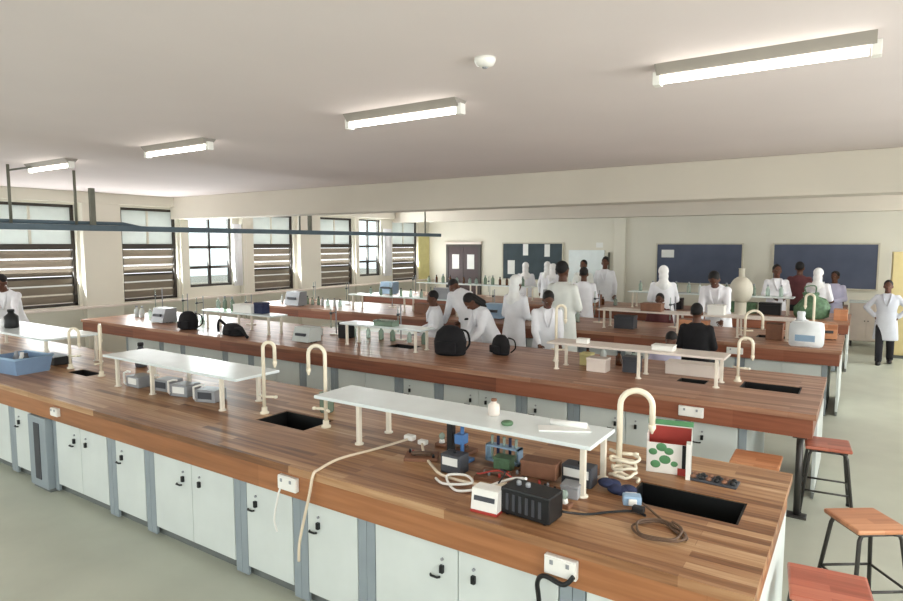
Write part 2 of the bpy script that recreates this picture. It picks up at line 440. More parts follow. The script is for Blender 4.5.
for _x in (-.5, -2.75, -5.5, -8.0): lamp(_x, 11.0, .98, 'unseen batten light added beyond the ceiling beam for more even light').__setitem__('group', 'added unseen lights beyond the beam')  # unseen lamp row, added to even out the room light
l0 = lamp(lamps[0][0], lamps[0][1], .98, lamps[0][2])
for x, y, lab in lamps[1:]: dup(l0, (x, y, ZC), 0, lab)
t = thing('smoke_detector', 'small round white detector on the ceiling', 'detector', (-1.67, 2.84, ZC))
MB().lathe((0, 0, -.045), [(.02, 0), (.045, .01), (.055, .03), (.055, .045)], 18).build('detector_body', 'white_plastic', t)
MB().lathe((0, 0, -.052), [(.012, 0), (.016, .008)], 10).build('sensor', 'grey_plastic', t)
tr = thing('service_trunking', 'long blue-grey service trunking hung below the ceiling by the windows', 'trunking', (-8.6, 7, 2.37))
MB().box(-.05, .05, -6.6, 5.5, -.045, .03, .006).build('trunking_channel', 'tray', tr)
MB().tube([(-.1, -6.6, .06), (-.1, -2.2, .06), (-.08, -1.9, -.0), (-.08, 5.4, -.0)], .025, 8).build('conduit', 'tray', tr)
for y in (-3.62, -2.87, 1.0, 4.9): MB().tube([(0, y, .03), (0, y, ZC - 2.37)], .018, 8).build('hanger', 'pipe', tr)
for y in (-2.66, 1.25): MB().box(-.03, .03, y - .03, y + .03, .03, .52, .004).build('junction_post', 'pipe', tr)
MB().tube([(0, -3.62, .66), (.4, -3.45, .70), (.6, -3.45, .72)], .012, 6).build('feed_pipe', 'pipe', tr)

# ------------------------------------------------------------------ far-wall boards
def board(x0, x1, z0, z1, m, label, name='chalkboard', tray=True):
    t = thing(name, label, 'board', ((x0 + x1) / 2, YF, z0)); o = t.location.copy()
    MB().box(x0, x1, YF - .03, YF - .005, z0, z1).build('board_panel', m, t, o)
    f = MB(); w = .035
    f.box(x0 - w, x1 + w, YF - .045, YF, z1, z1 + w).box(x0 - w, x1 + w, YF - .045, YF, z0 - w, z0).box(x0 - w, x0, YF - .045, YF, z0, z1).box(x1, x1 + w, YF - .045, YF, z0, z1)
    f.build('board_frame', 'board_frame', t, o)
    if tray: MB().box(x0, x1, YF - .11, YF - .045, z0 - w, z0 - w + .02, .003).build('chalk_ledge', 'board_frame', t, o)
    return t
board(-1.79, .27, 1.14, 2.14, 'board', 'large slate-blue chalkboard on the far wall, right-hand one')
board(-4.55, -2.50, 1.15, 2.14, 'board', 'slate-blue chalkboard on the far wall with a pale sheet in its corner')
board(-9.18, -7.25, 1.1, 2.16, 'board_dark', 'dark pinboard beside the far door with white sheets on it', 'pinboard', False)
def sheet(x, z, w, h, lab, y=YF - .034, grp=None):
    t = MB().box(x - w / 2, x + w / 2, y - .004, y - .001, z - h / 2, z + h / 2).build('notice_sheet', 'paper', None, (x, y, z - h / 2))
    return tag(t, lab, 'notice', grp)
sheet(-4.28, 1.9, .32, .2, 'pale sheet in the upper left corner of the middle chalkboard')
sheet(-8.42, 1.98, .17, .34, 'white sheet at the top of the pinboard, left of two')
sheet(-7.72, 1.96, .17, .36, 'white sheet at the top of the pinboard, right of two')
sheet(-8.9, 1.45, .24, .42, 'white sheet low at the left of the dark pinboard')
sheet(-6.15, 2.12, .2, .14, 'small notice on cream wall left of the pier', YF + .001)
t = MB().box(-7.05, -6.0, YF - .03, YF - .0008, .95, 1.98, .004).build('whiteboard', 'shelf', None, (-6.5, YF, .95)); tag(t, 'pale whiteboard on the far wall right of the dark pinboard', 'board')
t = MB().tube([(-5.86, YF - .04, .0), (-5.86, YF - .04, 1.92)], .03, 8).build('wall_pipe', 'pipe', None, (-5.86, YF - .04, 0)); tag(t, 'thin grey pipe standing against the far wall by the pier', 'pipe')

# ------------------------------------------------------------------ benches
def worktop(label, x0, x1, y0, y1, sinks, mt, ma):
    o = Vector(((x0 + x1) / 2, (y0 + y1) / 2, .66))
    t = thing('laboratory_worktop', label, 'worktop', o, 0, 'long timber laboratory worktops')
    xs = sorted(set([x0, x1] + [v for s in sinks for v in s[:2]])); ys = sorted(set([y0, y1] + [v for s in sinks for v in s[2:]]))
    MB().cells(xs, ys, sinks, BT - .045, BT, (0, 1, 2)).build('top_slab', mt, t, o)
    i = .02
    MB().box(x0 + i, x1 - i, y0 + i, y0 + i + .025, .665, BT - .045).build('apron', ma, t, o)
    MB().box(x0 + i, x1 - i, y1 - i - .025, y1 - i, .665, BT - .045).build('apron', ma, t, o)
    MB().box(x1 - i - .025, x1 - i, y0 + i + .025, y1 - i - .025, .665, BT - .045).build('end_board', ma, t, o)
    for a, b, c, d in sinks:
        s = MB(); w = .012; zb = .67
        s.box(a, a + w, c, d, zb, BT - .004).box(b - w, b, c, d, zb, BT - .004).box(a, b, c, c + w, zb, BT - .004).box(a, b, d - w, d, zb, BT - .004).box(a, b, c, d, zb, zb + w)
        sk = s.build('sink_basin', 'sink', t, o)
        MB().lathe(((a + b) / 2 - o.x, (c + d) / 2 - o.y, zb + w - o.z), [(.028, 0), (.028, .006), (.012, .008)], 14).build('drain', 'grey_plastic', sk)
    return t
SK1 = [(-.95, -.42, 3.03, 3.32), (-3.68, -3.18, 2.95, 3.25), (-6.68, -6.28, 3.03, 3.2)]
worktop('timber worktop of the nearest bench with three black sinks, scratched tan strips', -11.0, -.27, 2.42, 3.9, SK1, 'worktop', 'apron')
SK2 = [(-.88, -.40, 6.05, 6.36), (-1.42, -1.16, 6.0, 6.2), (-5.0, -4.6, 6.05, 6.3)]
W2T = worktop('reddish timber worktop of the second bench, in front of the students', -11.2, -.235, 5.36, 6.98, SK2, 'worktop2', 'apron2')
worktop('timber worktop of the third bench carrying the white carrier bag', -11.2, -.16, 8.8, 10.4, [(-1.2, -.8, 9.5, 9.8)], 'worktop2', 'apron2')
worktop('timber worktop of the fourth bench carrying the green bag', -10.8, -.13, 12.05, 13.6, [], 'worktop2', 'apron2')

def cabinet(x0, x1, y0, y1, doors, label, pw=.06, group=None, handles=True):
    o = Vector(((x0 + x1) / 2, y0, 0)); t = thing('base_cabinet', label, 'cabinet', o, 0, group)
    zt = .655
    MB().box(x0 + .004, x1 - .004, y0 + .03, y1, .07, zt).build('carcass', 'door_white', t, o)
    MB().box(x0 + .004, x1 - .004, y0 + .06, y1, 0, .07).build('plinth', 'plinth', t, o)
    MB().box(x0 + .001, x0 + pw, y0 + .008, y0 + .03, .02, zt, .003).build('frame_post', 'cab_grey', t, o)
    MB().box(x1 - pw, x1 - .001, y0 + .008, y0 + .03, .02, zt, .003).build('frame_post', 'cab_grey', t, o)
    a, b = x0 + pw + .004, x1 - pw - .004; w = (b - a) / doors
    for k in range(doors):
        d0, d1 = a + k * w + .003, a + (k + 1) * w - .003
        d = MB().box(d0, d1, y0 + .006, y0 + .029, .085, zt - .012, .003).build('door', 'door_white', t, o)
        if handles:
            hx = d0 + .09 if (k == 1 or doors == 1) else d1 - .09
            h = MB().box(hx - .011, hx + .011, y0 - .012, y0 + .007, .50, .54, .003)
            if k == 0: h.tube([(hx - .07, y0 - .001, .475), (hx - .06, y0 - .014, .475), (hx - .02, y0 - .014, .475), (hx - .01, y0 - .001, .475)], .006, 6)
            h.build('handle', 'black', d, o)
            lk = MB().lathe((0, 0, 0), [(.008, 0), (.008, .01)], 10).build('lock', 'grey_plastic', d); lk.location = (hx - o.x, .007, .57); lk.rotation_euler = (PI / 2, 0, 0)
    return t
Y1 = 2.475
for a, b, n, lab in [(-7.95, -6.56, 2, 'white cabinet under the near bench, at the left edge of the view'), (-6.56, -6.1, 1, 'narrow white cabinet immediately left of the wide grey pier, near bench'),
                     (-5.77, -4.82, 2, 'white cabinet immediately right of the wide grey pier, near bench'), (-4.82, -4.30, 1, 'narrow white cabinet, second to the right of the grey pier'),
                     (-4.30, -3.27, 2, 'wide white two-door cabinet under near bench, left of the left cable'), (-3.27, -2.72, 1, 'narrow white cabinet under near bench with cable hanging in front'),
                     (-2.72, -2.2, 1, 'narrow white cabinet under near bench, first right of the hanging cable'), (-2.2, -1.0, 2, 'wide white two-door cabinet at the bottom centre, near bench'),
                     (-1.0, -.32, 1, 'white cabinet at the right end of the near bench')]:
    cabinet(a, b, Y1, 3.6, n, lab, group='white base cabinets of the near bench')
t = thing('service_pier', 'wide grey pier projecting between white cabinets of the near bench', 'pier', (-5.935, Y1, 0))
MB().box(-.16, .16, -.05, 1.1, .03, .655, .006).build('casing', 'cab_grey', t); MB().box(-.05, .05, -.056, -.049, .1, .6, .002).build('access_panel', 'dark_grey', t); MB().box(-.15, .15, -.03, 1.1, 0, .03).build('foot', 'plinth', t)
t = thing('end_panel', 'white end panel closing the near bench, beside the front stool', 'panel', (-.305, 3.1, 0))
MB().box(-.014, .014, -.62, .76, .06, .66, .003).build('panel', 'door_white', t); MB().box(-.01, .01, -.6, .74, 0, .06).build('kick_strip', 'plinth', t)
x = -.72; k = 0
W2 = [.5, 1.0, .55, 1.0, .55, 1.0, .55, 1.0, .55, 1.0, .55, 1.0]
NM = ['first', 'second', 'third', 'fourth', 'fifth', 'sixth', 'seventh', 'eighth', 'ninth', 'tenth', 'eleventh', 'twelfth']
for w in W2:
    cabinet(x - w, x, 5.45, 6.7, 2 if w > .8 else 1, 'white cabinet under the second bench, %s counting from the aisle' % NM[k], group='white base cabinets of the second bench', handles=k < 5); x -= w; k += 1
for y, nm, x0 in ((8.9, 'third', -.3), (12.15, 'fourth', -.3)):
    x = x0
    for k in range(6):
        w = (1.0, .6)[k % 2]; cabinet(x - w, x, y, y + 1.3, 1 + (k % 2 == 0), 'white cabinet under the %s bench, %s counting from the aisle' % (nm, NM[k]), group='white base cabinets of the %s bench' % nm, handles=False); x -= w
t = thing('end_panel', 'white end panel on the aisle end of the second bench', 'panel', (-.262, 6.42, 0))
MB().box(-.014, .014, -.5, .5, .06, .66, .003).build('panel', 'door_white', t); MB().box(-.01, .01, -.48, .48, 0, .06).build('kick_strip', 'plinth', t)
o = W2T.location
lg = MB().tube([(-.34, 5.47, .02), (-.34, 5.47, .664)], .026, 10).build('leg', 'steel', W2T, o); lg['label'] = 'dark steel leg'
MB().box(-.41, -.27, 5.42, 5.52, 0, .02, .004).build('foot_plate', 'steel', lg, o); MB().box(-.39, -.29, 5.42, 5.52, .645, .664).build('top_plate', 'steel', lg, o)
def panel_end(x, y, lab):
    t = thing('end_panel', lab, 'panel', (x, y, 0)); MB().box(-.014, .014, -.6, .6, .06, .66, .003).build('panel', 'door_white', t); MB().box(-.01, .01, -.58, .58, 0, .06).build('kick_strip', 'plinth', t)
panel_end(-.19, 9.6, 'white end panel on the aisle end of the third bench'); panel_end(-.16, 12.85, 'white end panel on the aisle end of the fourth bench')

# sockets on the aprons (front plane of apron at y0+.02)
def socket(x, y, z, label, w=.15, h=.085):
    o = Vector((x, y, z)); t = thing('socket_outlet', label, 'socket', o, 0, 'white outlets on the bench aprons')
    MB().box(-w / 2, w / 2, -.03, 0, -h / 2, h / 2, .005).build('back_box', 'white_plastic', t)
    MB().box(-w / 2 + .006, w / 2 - .006, -.035, -.03, -h / 2 + .006, h / 2 - .006, .002).build('face_plate', 'white_plastic', t)
    for s in (-1, 1): MB().box(s * w / 4 - .008, s * w / 4 + .008, -.039, -.035, .008, .028, .002).build('switch', 'grey_plastic', t)
socket(-2.75, 2.44, .752, 'white power outlet on near bench apron beside the hanging white cable')
socket(-1.03, 2.44, .752, 'white power outlet on near bench apron at bottom centre')
socket(-5.57, 2.44, .752, 'small white outlet at the far left of the near bench apron', .11, .07)
socket(-1.14, 5.38, .752, 'white power outlet on the second bench apron', .2, .085)
socket(-1.35, 8.82, .752, 'white power outlet on the third bench apron', .2, .085)

# ------------------------------------------------------------------ reagent shelves
def rack(x0, x1, y0, y1, z, px, label, m='shelf', zt=BT, th=.022, r=.014):
    o = Vector(((x0 + x1) / 2, (y0 + y1) / 2, zt)); t = thing('reagent_shelf', label, 'shelf', o, 0, 'white raised shelves along the benches')
    b = MB().box(x0, x1, y0, y1, z - th, z, .004).build('shelf_board', m, t, o)
    for y in (y0 + .035, y1 - .035):
        for x in px:
            MB().box(x - r, x + r, y - r, y + r, zt, z - th, .003).lathe((x, y, zt), [(r * 2.1, 0), (r * 2.1, .008), (r, .012)], 12).build('post', 'post', t, o)
    return t
rack(-3.03, -1.09, 2.91, 3.28, 1.14, (-2.66, -1.14), 'long white shelf over the electrical kit on the near bench')
rack(-5.78, -3.88, 2.94, 3.36, 1.14, (-5.6, -5.05, -4.1), 'long white shelf on the near bench, left of the middle sink')
rack(-9.6, -7.0, 2.98, 3.55, 1.17, (-9.3, -8.2, -7.04), 'white shelf at the far left of the near bench, carrying a black bottle')
rack(-2.7, -.98, 5.88, 6.2, 1.14, (-2.6, -1.75, -1.05), 'warm white shelf at right of the second bench', 'shelf_warm')
rack(-5.6, -4.3, 5.85, 6.15, 1.14, (-5.5, -4.4), 'white shelf at the middle of the second bench', 'shelf')
rack(-8.5, -6.9, 5.85, 6.15, 1.14, (-8.4, -7.65, -7.0), 'white shelf at left of the second bench near the black rucksack', 'shelf')
rack(-3.4, -.72, 9.25, 9.6, 1.15, (-3.3, -2.2, -1.4, -.8), 'warm white shelf at right of the third bench', 'shelf_warm')
rack(-8.6, -5.9, 9.25, 9.6, 1.15, (-8.5, -7.2, -6.0), 'white shelf at left of the third bench', 'shelf')
rack(-4.0, -1.0, 12.6, 12.95, 1.19, (-3.9, -2.5, -1.1), 'white shelf at right of the fourth bench', 'shelf')
rack(-9.4, -6.2, 12.6, 12.95, 1.19, (-9.3, -7.8, -6.3), 'white shelf at left of the fourth bench', 'shelf')

# ------------------------------------------------------------------ taps
def tap(x, y, h, rad, ang, label, r=.014, drop=.12, m='tap'):
    t = thing('gooseneck_tap', label, 'tap', (x, y, BT), ang, 'cream gooseneck taps')
    MB().lathe((0, 0, 0), [(.035, 0), (.035, .012), (.022, .02), (.022, .05)], 16).build('base', m, t)
    pts = [(0, 0, .04), (0, 0, h - rad)]
    for k in range(1, 12): a = PI - PI * k / 12; pts.append((rad + rad * math.cos(a), 0, h - rad + rad * math.sin(a)))
    pts += [(2 * rad, 0, h - rad), (2 * rad, 0, h - rad - drop)]
    MB().tube(pts, r, 10).build('spout', m, t)
    MB().lathe((2 * rad, 0, h - rad - drop - .03), [(.006, 0), (.009, .01), (r + .003, .03), (r + .003, .05)], 10).build('nozzle', m, t)
    v = MB().tube([(0, 0, .13), (.09, 0, .13)], .010, 8).tube([(0, 0, .13), (-.05, .05, .13)], .010, 8).build('side_valve', m, t)
    MB().lathe((.09, 0, .118), [(.004, 0), (.016, .004), (.016, .02), (.004, .024)], 10).build('valve_knob', m, v)
    return t
tap(-3.76, 3.1, .55, .045, .5, 'cream gooseneck tap left of the middle sink, near bench')
tap(-3.11, 3.1, .58, .065, PI + .3, 'cream gooseneck tap right of the middle sink, near bench')
tap(-1.08, 3.33, .49, .085, .3, 'tall cream gooseneck tap over the right sink, near bench', .017)
tap(-6.17, 3.12, .50, .05, 2.6, 'cream gooseneck tap right of the left sink, near bench')
tap(-6.82, 3.14, .42, .05, .6, 'cream gooseneck tap left of the left sink, near bench')
tap(-2.78, 6.3, .62, .05, .4, 'tall slender tap standing behind the second bench shelf', .016)
tap(-.93, 6.3, .42, .06, 0, 'cream tap beside the aisle-end sink of the second bench')
tap(-1.28, 9.1, .40, .11, .4, 'cream gooseneck tap on the third bench left of the carrier bag', .018)
tap(-.5, 9.32, .64, .05, PI, 'tall pale tap rising behind the carrier bag', .016)

# ------------------------------------------------------------------ stools
def stool(x, y, rz, label, m='seat_tan', h=.56, w=.30, group='stools'):
    t = thing('laboratory_stool', label, 'stool', (x, y, 0), rz, group)
    MB().box(-w / 2, w / 2, -w / 2, w / 2, h - .028, h, .012).build('seat', m, t)
    a = w / 2 - .035; b = w / 2 + .02
    f = MB()
    f.tube([(-a, -a, h - .04), (a, -a, h - .04), (a, a, h - .04), (-a, a, h - .04)], .011, 8, True)
    f.build('seat_frame', 'steel', t)
    for sx in (-1, 1):
        for sy in (-1, 1):
            l = MB().tube([(sx * (a - .05), sy * a, h - .039), (sx * (a - .01), sy * a, h - .045), (sx * (a + .003), sy * (a + .003), h - .075), (sx * b, sy * b, .012)], .012, 8).build('leg', 'steel', t)
            MB().lathe((sx * b, sy * b, 0), [(.016, 0), (.016, .02), (.012, .025)], 10).build('rubber_foot', 'black', l)
    q = a + (b - a) * .62; r = MB()
    for p in ([(-q, -q), (q, -q)], [(-q, q), (q, q)], [(-q, -q), (-q, q)], [(q, -q), (q, q)]): r.tube([(p[0][0], p[0][1], .2), (p[1][0], p[1][1], .2)], .008, 6)
    r.build('footrest', 'steel', t)
    return t
stool(-.055, 3.29, .12, 'reddish timber-topped steel stool nearest the camera, at bottom right', 'seat_red', w=.34)
stool(.09, 4.24, .62, 'tan timber-topped steel stool in the aisle at the right edge', w=.31)
stool(-.165, 5.73, .1, 'reddish stool half under the aisle end of the second bench', 'seat_red', w=.32)
stool(-.59, 5.02, .02, 'tan stool between the near and second benches, only its seat showing', w=.33)
stool(-.75, 8.45, .3, 'tan stool tucked before the third bench apron')

# ------------------------------------------------------------------ near bench: electrical kit
t = thing('transformer_box', 'black rectangular power supply box on the near bench', 'power supply', (-1.26, 2.6, BT), -.06)
MB().box(-.13, .13, -.07, .07, .008, .135, .008).build('case', 'black', t)
v = MB()
for k in range(6): v.box(-.1 + k * .035, -.085 + k * .035, -.073, -.069, .03, .11)
v.build('vent', 'dark_grey', t)
for x in (-.1, .1):
    for y in (-.05, .05): MB().lathe((x, y, 0), [(.01, 0), (.01, .009)], 8).build('rubber_foot', 'black', t)
for x in (-.07, -.02): MB().lathe((x, .0, .135), [(.012, 0), (.012, .016), (.007, .022)], 10).build('terminal', 'grey_plastic', t)
t = thing('bench_meter', 'white box meter with a dark window beside the black power supply', 'meter', (-1.46, 2.53, BT), .05)
b = MB(); b._add([(-.07, -.045, .012), (.07, -.045, .012), (.07, .05, .012), (-.07, .05, .012), (-.07, -.03, .115), (.07, -.03, .115), (.07, .05, .115), (-.07, .05, .115)], [(0, 1, 2, 3), (4, 5, 6, 7), (0, 1, 5, 4), (1, 2, 6, 5), (2, 3, 7, 6), (3, 0, 4, 7)])
b.build('case', 'white_plastic', t)
b = MB(); b._add([(-.055, -.0422, .06), (.055, -.0422, .06), (.055, -.0390, .082), (-.055, -.0390, .082), (-.055, -.036, .06), (.055, -.036, .06), (.055, -.033, .082), (-.055, -.033, .082)], [(0, 1, 2, 3), (4, 5, 6, 7), (0, 1, 5, 4), (1, 2, 6, 5), (2, 3, 7, 6), (3, 0, 4, 7)])
b.build('dial_window', 'dark_grey', t)
MB().box(-.071, .071, -.048, .05, 0, .014, .002).build('base_strip', 'red', t)
t = thing('clamp_stand', 'blue clamp stand with a black head under the near bench shelf', 'stand', (-1.95, 3.05, BT))
MB().box(-.07, .07, -.05, .05, 0, .018, .004).build('base', 'blue', t); MB().tube([(0, .02, .018), (0, .02, .22)], .012, 8).build('rod', 'blue', t)
MB().box(-.035, .025, -.015, .05, .10, .16, .006).build('clamp_body', 'blue', t); MB().box(-.10, -.06, .0, .04, .04, .22, .004).tube([(-.08, .02, .15), (-.02, .02, .13)], .008, 6).build('clamp_head', 'black', t)
t = thing('test_tube_rack', 'blue and white test-tube rack behind the blue clamp stand', 'rack', (-1.72, 3.17, BT))
MB().box(-.11, .11, -.03, .03, 0, .012).box(-.11, .11, -.03, .03, .09, .1).box(-.11, -.1, -.03, .03, 0, .1).box(.1, .11, -.03, .03, 0, .1).build('frame', 'blue_pale', t)
for k in range(5): MB().lathe((-.08 + k * .04, 0, .012), [(.003, 0), (.009, .008), (.009, .135), (.010, .14)], 10).build('test_tube', 'navy' if k % 2 else 'labglass', t)
def circuit_board(x, y, w, d, rz, label, seed):
    random.seed(seed); t = thing('circuit_board', label, 'circuit board', (x, y, BT), rz, 'wooden circuit boards under the near shelf')
    MB().box(-w / 2, w / 2, -d / 2, d / 2, 0, .02, .002).build('base_board', 'brown_board', t)
    for k in range(5):
        px, py = random.uniform(-w * .4, w * .4), random.uniform(-d * .35, d * .35)
        MB().lathe((px, py, .02), [(.008, 0), (.008, .016), (.004, .022)], 8).build('terminal', random.choice(['grey_plastic', 'red', 'black']), t)
    MB().tube([(-w * .3, -.02, .035), (w * .3, -.02, .035)], .013, 10).build('coil', 'brown_cable', t)
circuit_board(-1.62, 2.93, .24, .16, .15, 'wooden circuit board behind the white meter', 2)
circuit_board(-1.36, 2.88, .24, .17, -.2, 'wooden circuit board directly behind the black power supply', 5)
circuit_board(-1.5, 3.18, .2, .14, .3, 'wooden circuit board at the back under the shelf', 8)
circuit_board(-2.02, 3.2, .14, .11, -.1, 'small wooden circuit board beside the blue test-tube rack', 12)
circuit_board(-2.17, 2.96, .2, .14, .5, 'wooden circuit board left of the blue clamp stand', 15)
for x, y, w, d, h, m, lab in ((-1.42, 3.04, .2, .1, .09, 'brown_board', 'brown wooden component box under the near shelf, right of middle'), (-1.66, 3.06, .1, .08, .08, 'green_bag', 'olive component box under the near shelf'), (-1.19, 2.92, .09, .09, .07, 'grey_plastic', 'small grey component box behind the power supply')):
    t = thing('component_box', lab, 'box', (x, y, BT + (.022 if x < -1.4 and x > -1.5 else 0)), .1); MB().box(-w / 2, w / 2, -d / 2, d / 2, 0, h * .8, .005).build('case', m, t); MB().box(-w / 2 - .003, w / 2 + .003, -d / 2 - .003, d / 2 + .003, h * .8, h, .004).build('lid', m, t)
for x, y, w, lab in ((-1.22, 3.1, .17, 'dark grey meter box near the right leg of the shelf'), (-1.88, 2.88, .13, 'small dark grey meter box left of the circuit boards')):
    t = thing('ammeter', lab, 'meter', (x, y, BT)); MB().box(-w / 2, w / 2, -.05, .05, 0, .11, .008).build('case', 'dark_grey', t); MB().box(-w / 2 + .015, w / 2 - .015, -.054, -.049, .05, .095).build('dial', 'paper', t)
    MB().lathe((0, -.0, .11), [(.01, 0), (.01, .012)], 8).build('terminal', 'black', t)
for k, (x, y, lab) in enumerate([(-1.17, 2.78, 'small white knobbed holder behind the power supply'), (-2.2, 3.22, 'small white insulator block left of the clamp stand')]):
    t = thing('bulb_holder', lab, 'lamp holder', (x, y, BT)); MB().box(-.035, .035, -.03, .03, 0, .02, .003).build('base', 'brown_board', t); MB().lathe((0, 0, .02), [(.02, 0), (.016, .02), (.012, .022)], 12).build('socket_ring', 'white_plastic', t); MB().ell((0, 0, .062), .02, .02, .024).build('bulb', 'labglass', t)
def cable(name, pts, r, m, label, cat='cable', plug=None, sm=10):
    o = Vector(pts[0]); t = thing(name, label, cat, o)
    MB().tube(spline(pts, sm), r, 8).build('flex', m, t, o)
    if plug:
        for p, s, pm in plug: MB().box(p[0] - s, p[0] + s, p[1] - s * .7, p[1] + s * .7, p[2] - s * .5, p[2] + s * .5, s * .25).build('plug', pm, t, o)
    return t
z = BT + .008
cable('power_cable', [(-2.42, 3.16, z + .012), (-2.5, 2.9, z), (-2.56, 2.66, z), (-2.53, 2.46, z + .002), (-2.525, 2.409, BT - .005), (-2.55, 2.402, .74), (-2.60, 2.41, .6), (-2.65, 2.41, .42), (-2.67, 2.42, .3)], .0085, 'cream_cable',
      'white cable trailing over the near bench edge and hanging down its cabinets', plug=[((-2.42, 3.17, z + .02), .035, 'white_plastic')])
cable('power_cable', [(-2.3, 3.14, z + .01), (-2.18, 3.0, z), (-2.02, 2.86, z), (-1.9, 2.78, z), (-1.72, 2.72, z + .02), (-1.58, 2.74, z + .02), (-1.5, 2.8, z + .03)], .0085, 'cream_cable',
      'cream cable curving along the near bench towards the white meter', plug=[((-2.3, 3.15, z + .015), .03, 'white_plastic')])
cable('wire_bundle', [(-1.9, 2.72, z), (-1.8, 2.66, z + .01), (-1.66, 2.7, z + .03), (-1.74, 2.78, z + .03), (-1.84, 2.74, z + .02), (-1.72, 2.64, z), (-1.6, 2.68, z + .02), (-1.52, 2.74, z + .05), (-1.42, 2.72, z + .10), (-1.32, 2.66, z + .14)], .007, 'white_plastic', 'tangle of white wire just behind the white meter')
cable('test_lead', [(-1.72, 2.86, BT + .03), (-1.66, 2.8, BT + .06), (-1.55, 2.82, BT + .09), (-1.44, 2.8, BT + .06), (-1.4, 2.84, BT + .03)], .0045, 'red', 'thin red test lead looping between the circuit boards')
cable('test_lead', [(-1.6, 2.98, BT + .03), (-1.58, 2.86, BT + .08), (-1.48, 2.74, BT + .12), (-1.44, 2.6, BT + .12)], .0045, 'black', 'thin black test lead running to the white meter')
tt = cable('power_cable', [(-1.12, 2.64, z + .03), (-1.04, 2.74, z), (-.94, 2.84, z), (-.86, 2.9, z), (-.80, 2.88, z)], .006, 'black', 'black cable running from the power supply towards the right sink', plug=[((-.84, 2.9, z + .015), .028, 'black')])
pts = []
for k in range(34):
    a = k * .42; pts.append((-.70 + (.105 + .012 * math.sin(k)) * math.cos(a), 2.74 + (.10 + .01 * math.cos(k * 1.3)) * math.sin(a), z + .0035 * (k / 6)))
cable('coiled_cable', [(-.86, 3.0, z + .01), (-.80, 2.95, z + .005)] + pts, .0055, 'brown_cable', 'thin brown cable coiled in front of the right sink', sm=4)
t = thing('mains_adaptor', 'pale blue and white plug adaptor at the corner of the right sink', 'adaptor', (-.90, 2.99, BT), .4)
MB().box(-.045, .045, -.03, .03, 0, .05, .01).build('body', 'blue_pale', t); MB().box(-.02, .02, -.045, -.03, .01, .04, .005).build('grip', 'white_plastic', t); MB().box(-.03, .03, .02, .05, .005, .045, .008).build('cap', 'white_plastic', t)
b = MB(); random.seed(4)
for k in range(5): b.ell((-.05 + k * .028, .02 * math.sin(k * 2), .022 + .012 * math.cos(k)), .045, .04, .024)
o = b.build('navy_cloth', 'navy'); o.location = (-1.02, 3.1, BT + .004); tag(o, 'crumpled navy cloth beside the left edge of the right sink', 'cloth')
pts = []
for k in range(40): a = k * .5; pts.append((-1.03 + (.075 + .015 * math.sin(k * .9)) * math.cos(a), 3.26 + .055 * math.sin(a), z + .004 + .0034 * k + .006 * math.sin(k * 1.7)))
cable('rubber_tubing', pts, .0085, 'tap', 'coil of pale rubber tubing around the foot of the tall tap', sm=3)
t = thing('printed_carton', 'open white carton with green print and red inside, behind the right sink', 'carton', (-.87, 3.58, BT), .2)
o = Vector((0, 0, 0)); w, d, h = .12, .07, .24; b = MB()
b.box(-w, w, -d, -d + .004, 0, h * .72).box(-w, w, d - .004, d, 0, h).box(-w, -w + .004, -d, d, 0, h * .9).box(w - .004, w, -d, d, 0, h).box(-w, w, -d, d, 0, .004); b.build('carton_shell', 'white_plastic', t)
MB().box(-w + .005, w - .005, d - .008, d - .005, .01, h - .004).build('inner_lining', 'red', t)
MB().box(-w - .004, w + .004, d, d + .014, h, h + .03, .004).build('flap', 'green', t)
MB().box(w - .05, w - .03, -d - .003, -d, .03, h * .72).build('black_stripe', 'black', t); MB().box(w - .072, w - .004, -d - .004, -d, 0, .04).build('red_corner', 'red', t)
g = MB()
for (x, zz, r) in ((-.07, .05, .028), (-.02, .08, .032), (-.085, .12, .024), (0, .13, .026), (-.04, .15, .03), (.03, .06, .02)): g.ell((x, -d, zz), r, .003, r * .8)
g.build('leaf_print', 'green', t)
MB().box(w - .028, w - .004, -d - .06, -d, .0, .2).build('side_flap', 'white_plastic', t)
t = thing('draining_mat', 'dark speckled brown draining tray behind the right sink', 'tray', (-.62, 3.53, BT), -.03)
MB().box(-.125, .125, -.055, .055, 0, .012, .004).build('tray_base', 'dark_grey', t)
random.seed(3)
for k in range(12): MB().ell((-.1 + (k % 6) * .04, -.025 + .05 * (k // 6), .018), .016, .018, .011, seg=8, rings=6).build('stopper', ['brown_board', 'black'][k % 2], t)
cable('power_cable', [(-2.79, 2.412, .735), (-2.80, 2.398, .70), (-2.81, 2.395, .66), (-2.85, 2.40, .52), (-2.84, 2.41, .44)], .006, 'white_plastic', 'short thin white cord hanging from the outlet beside the long cable')
# black cable loop beneath the outlet
cable('power_cable', [(-.96, 2.395, .74), (-1.0, 2.38, .70), (-1.09, 2.385, .71), (-1.13, 2.40, .66), (-1.13, 2.42, .55), (-1.13, 2.43, .3), (-1.12, 2.40, .02)], .011, 'black', 'black cable dropping from the apron outlet at bottom centre')

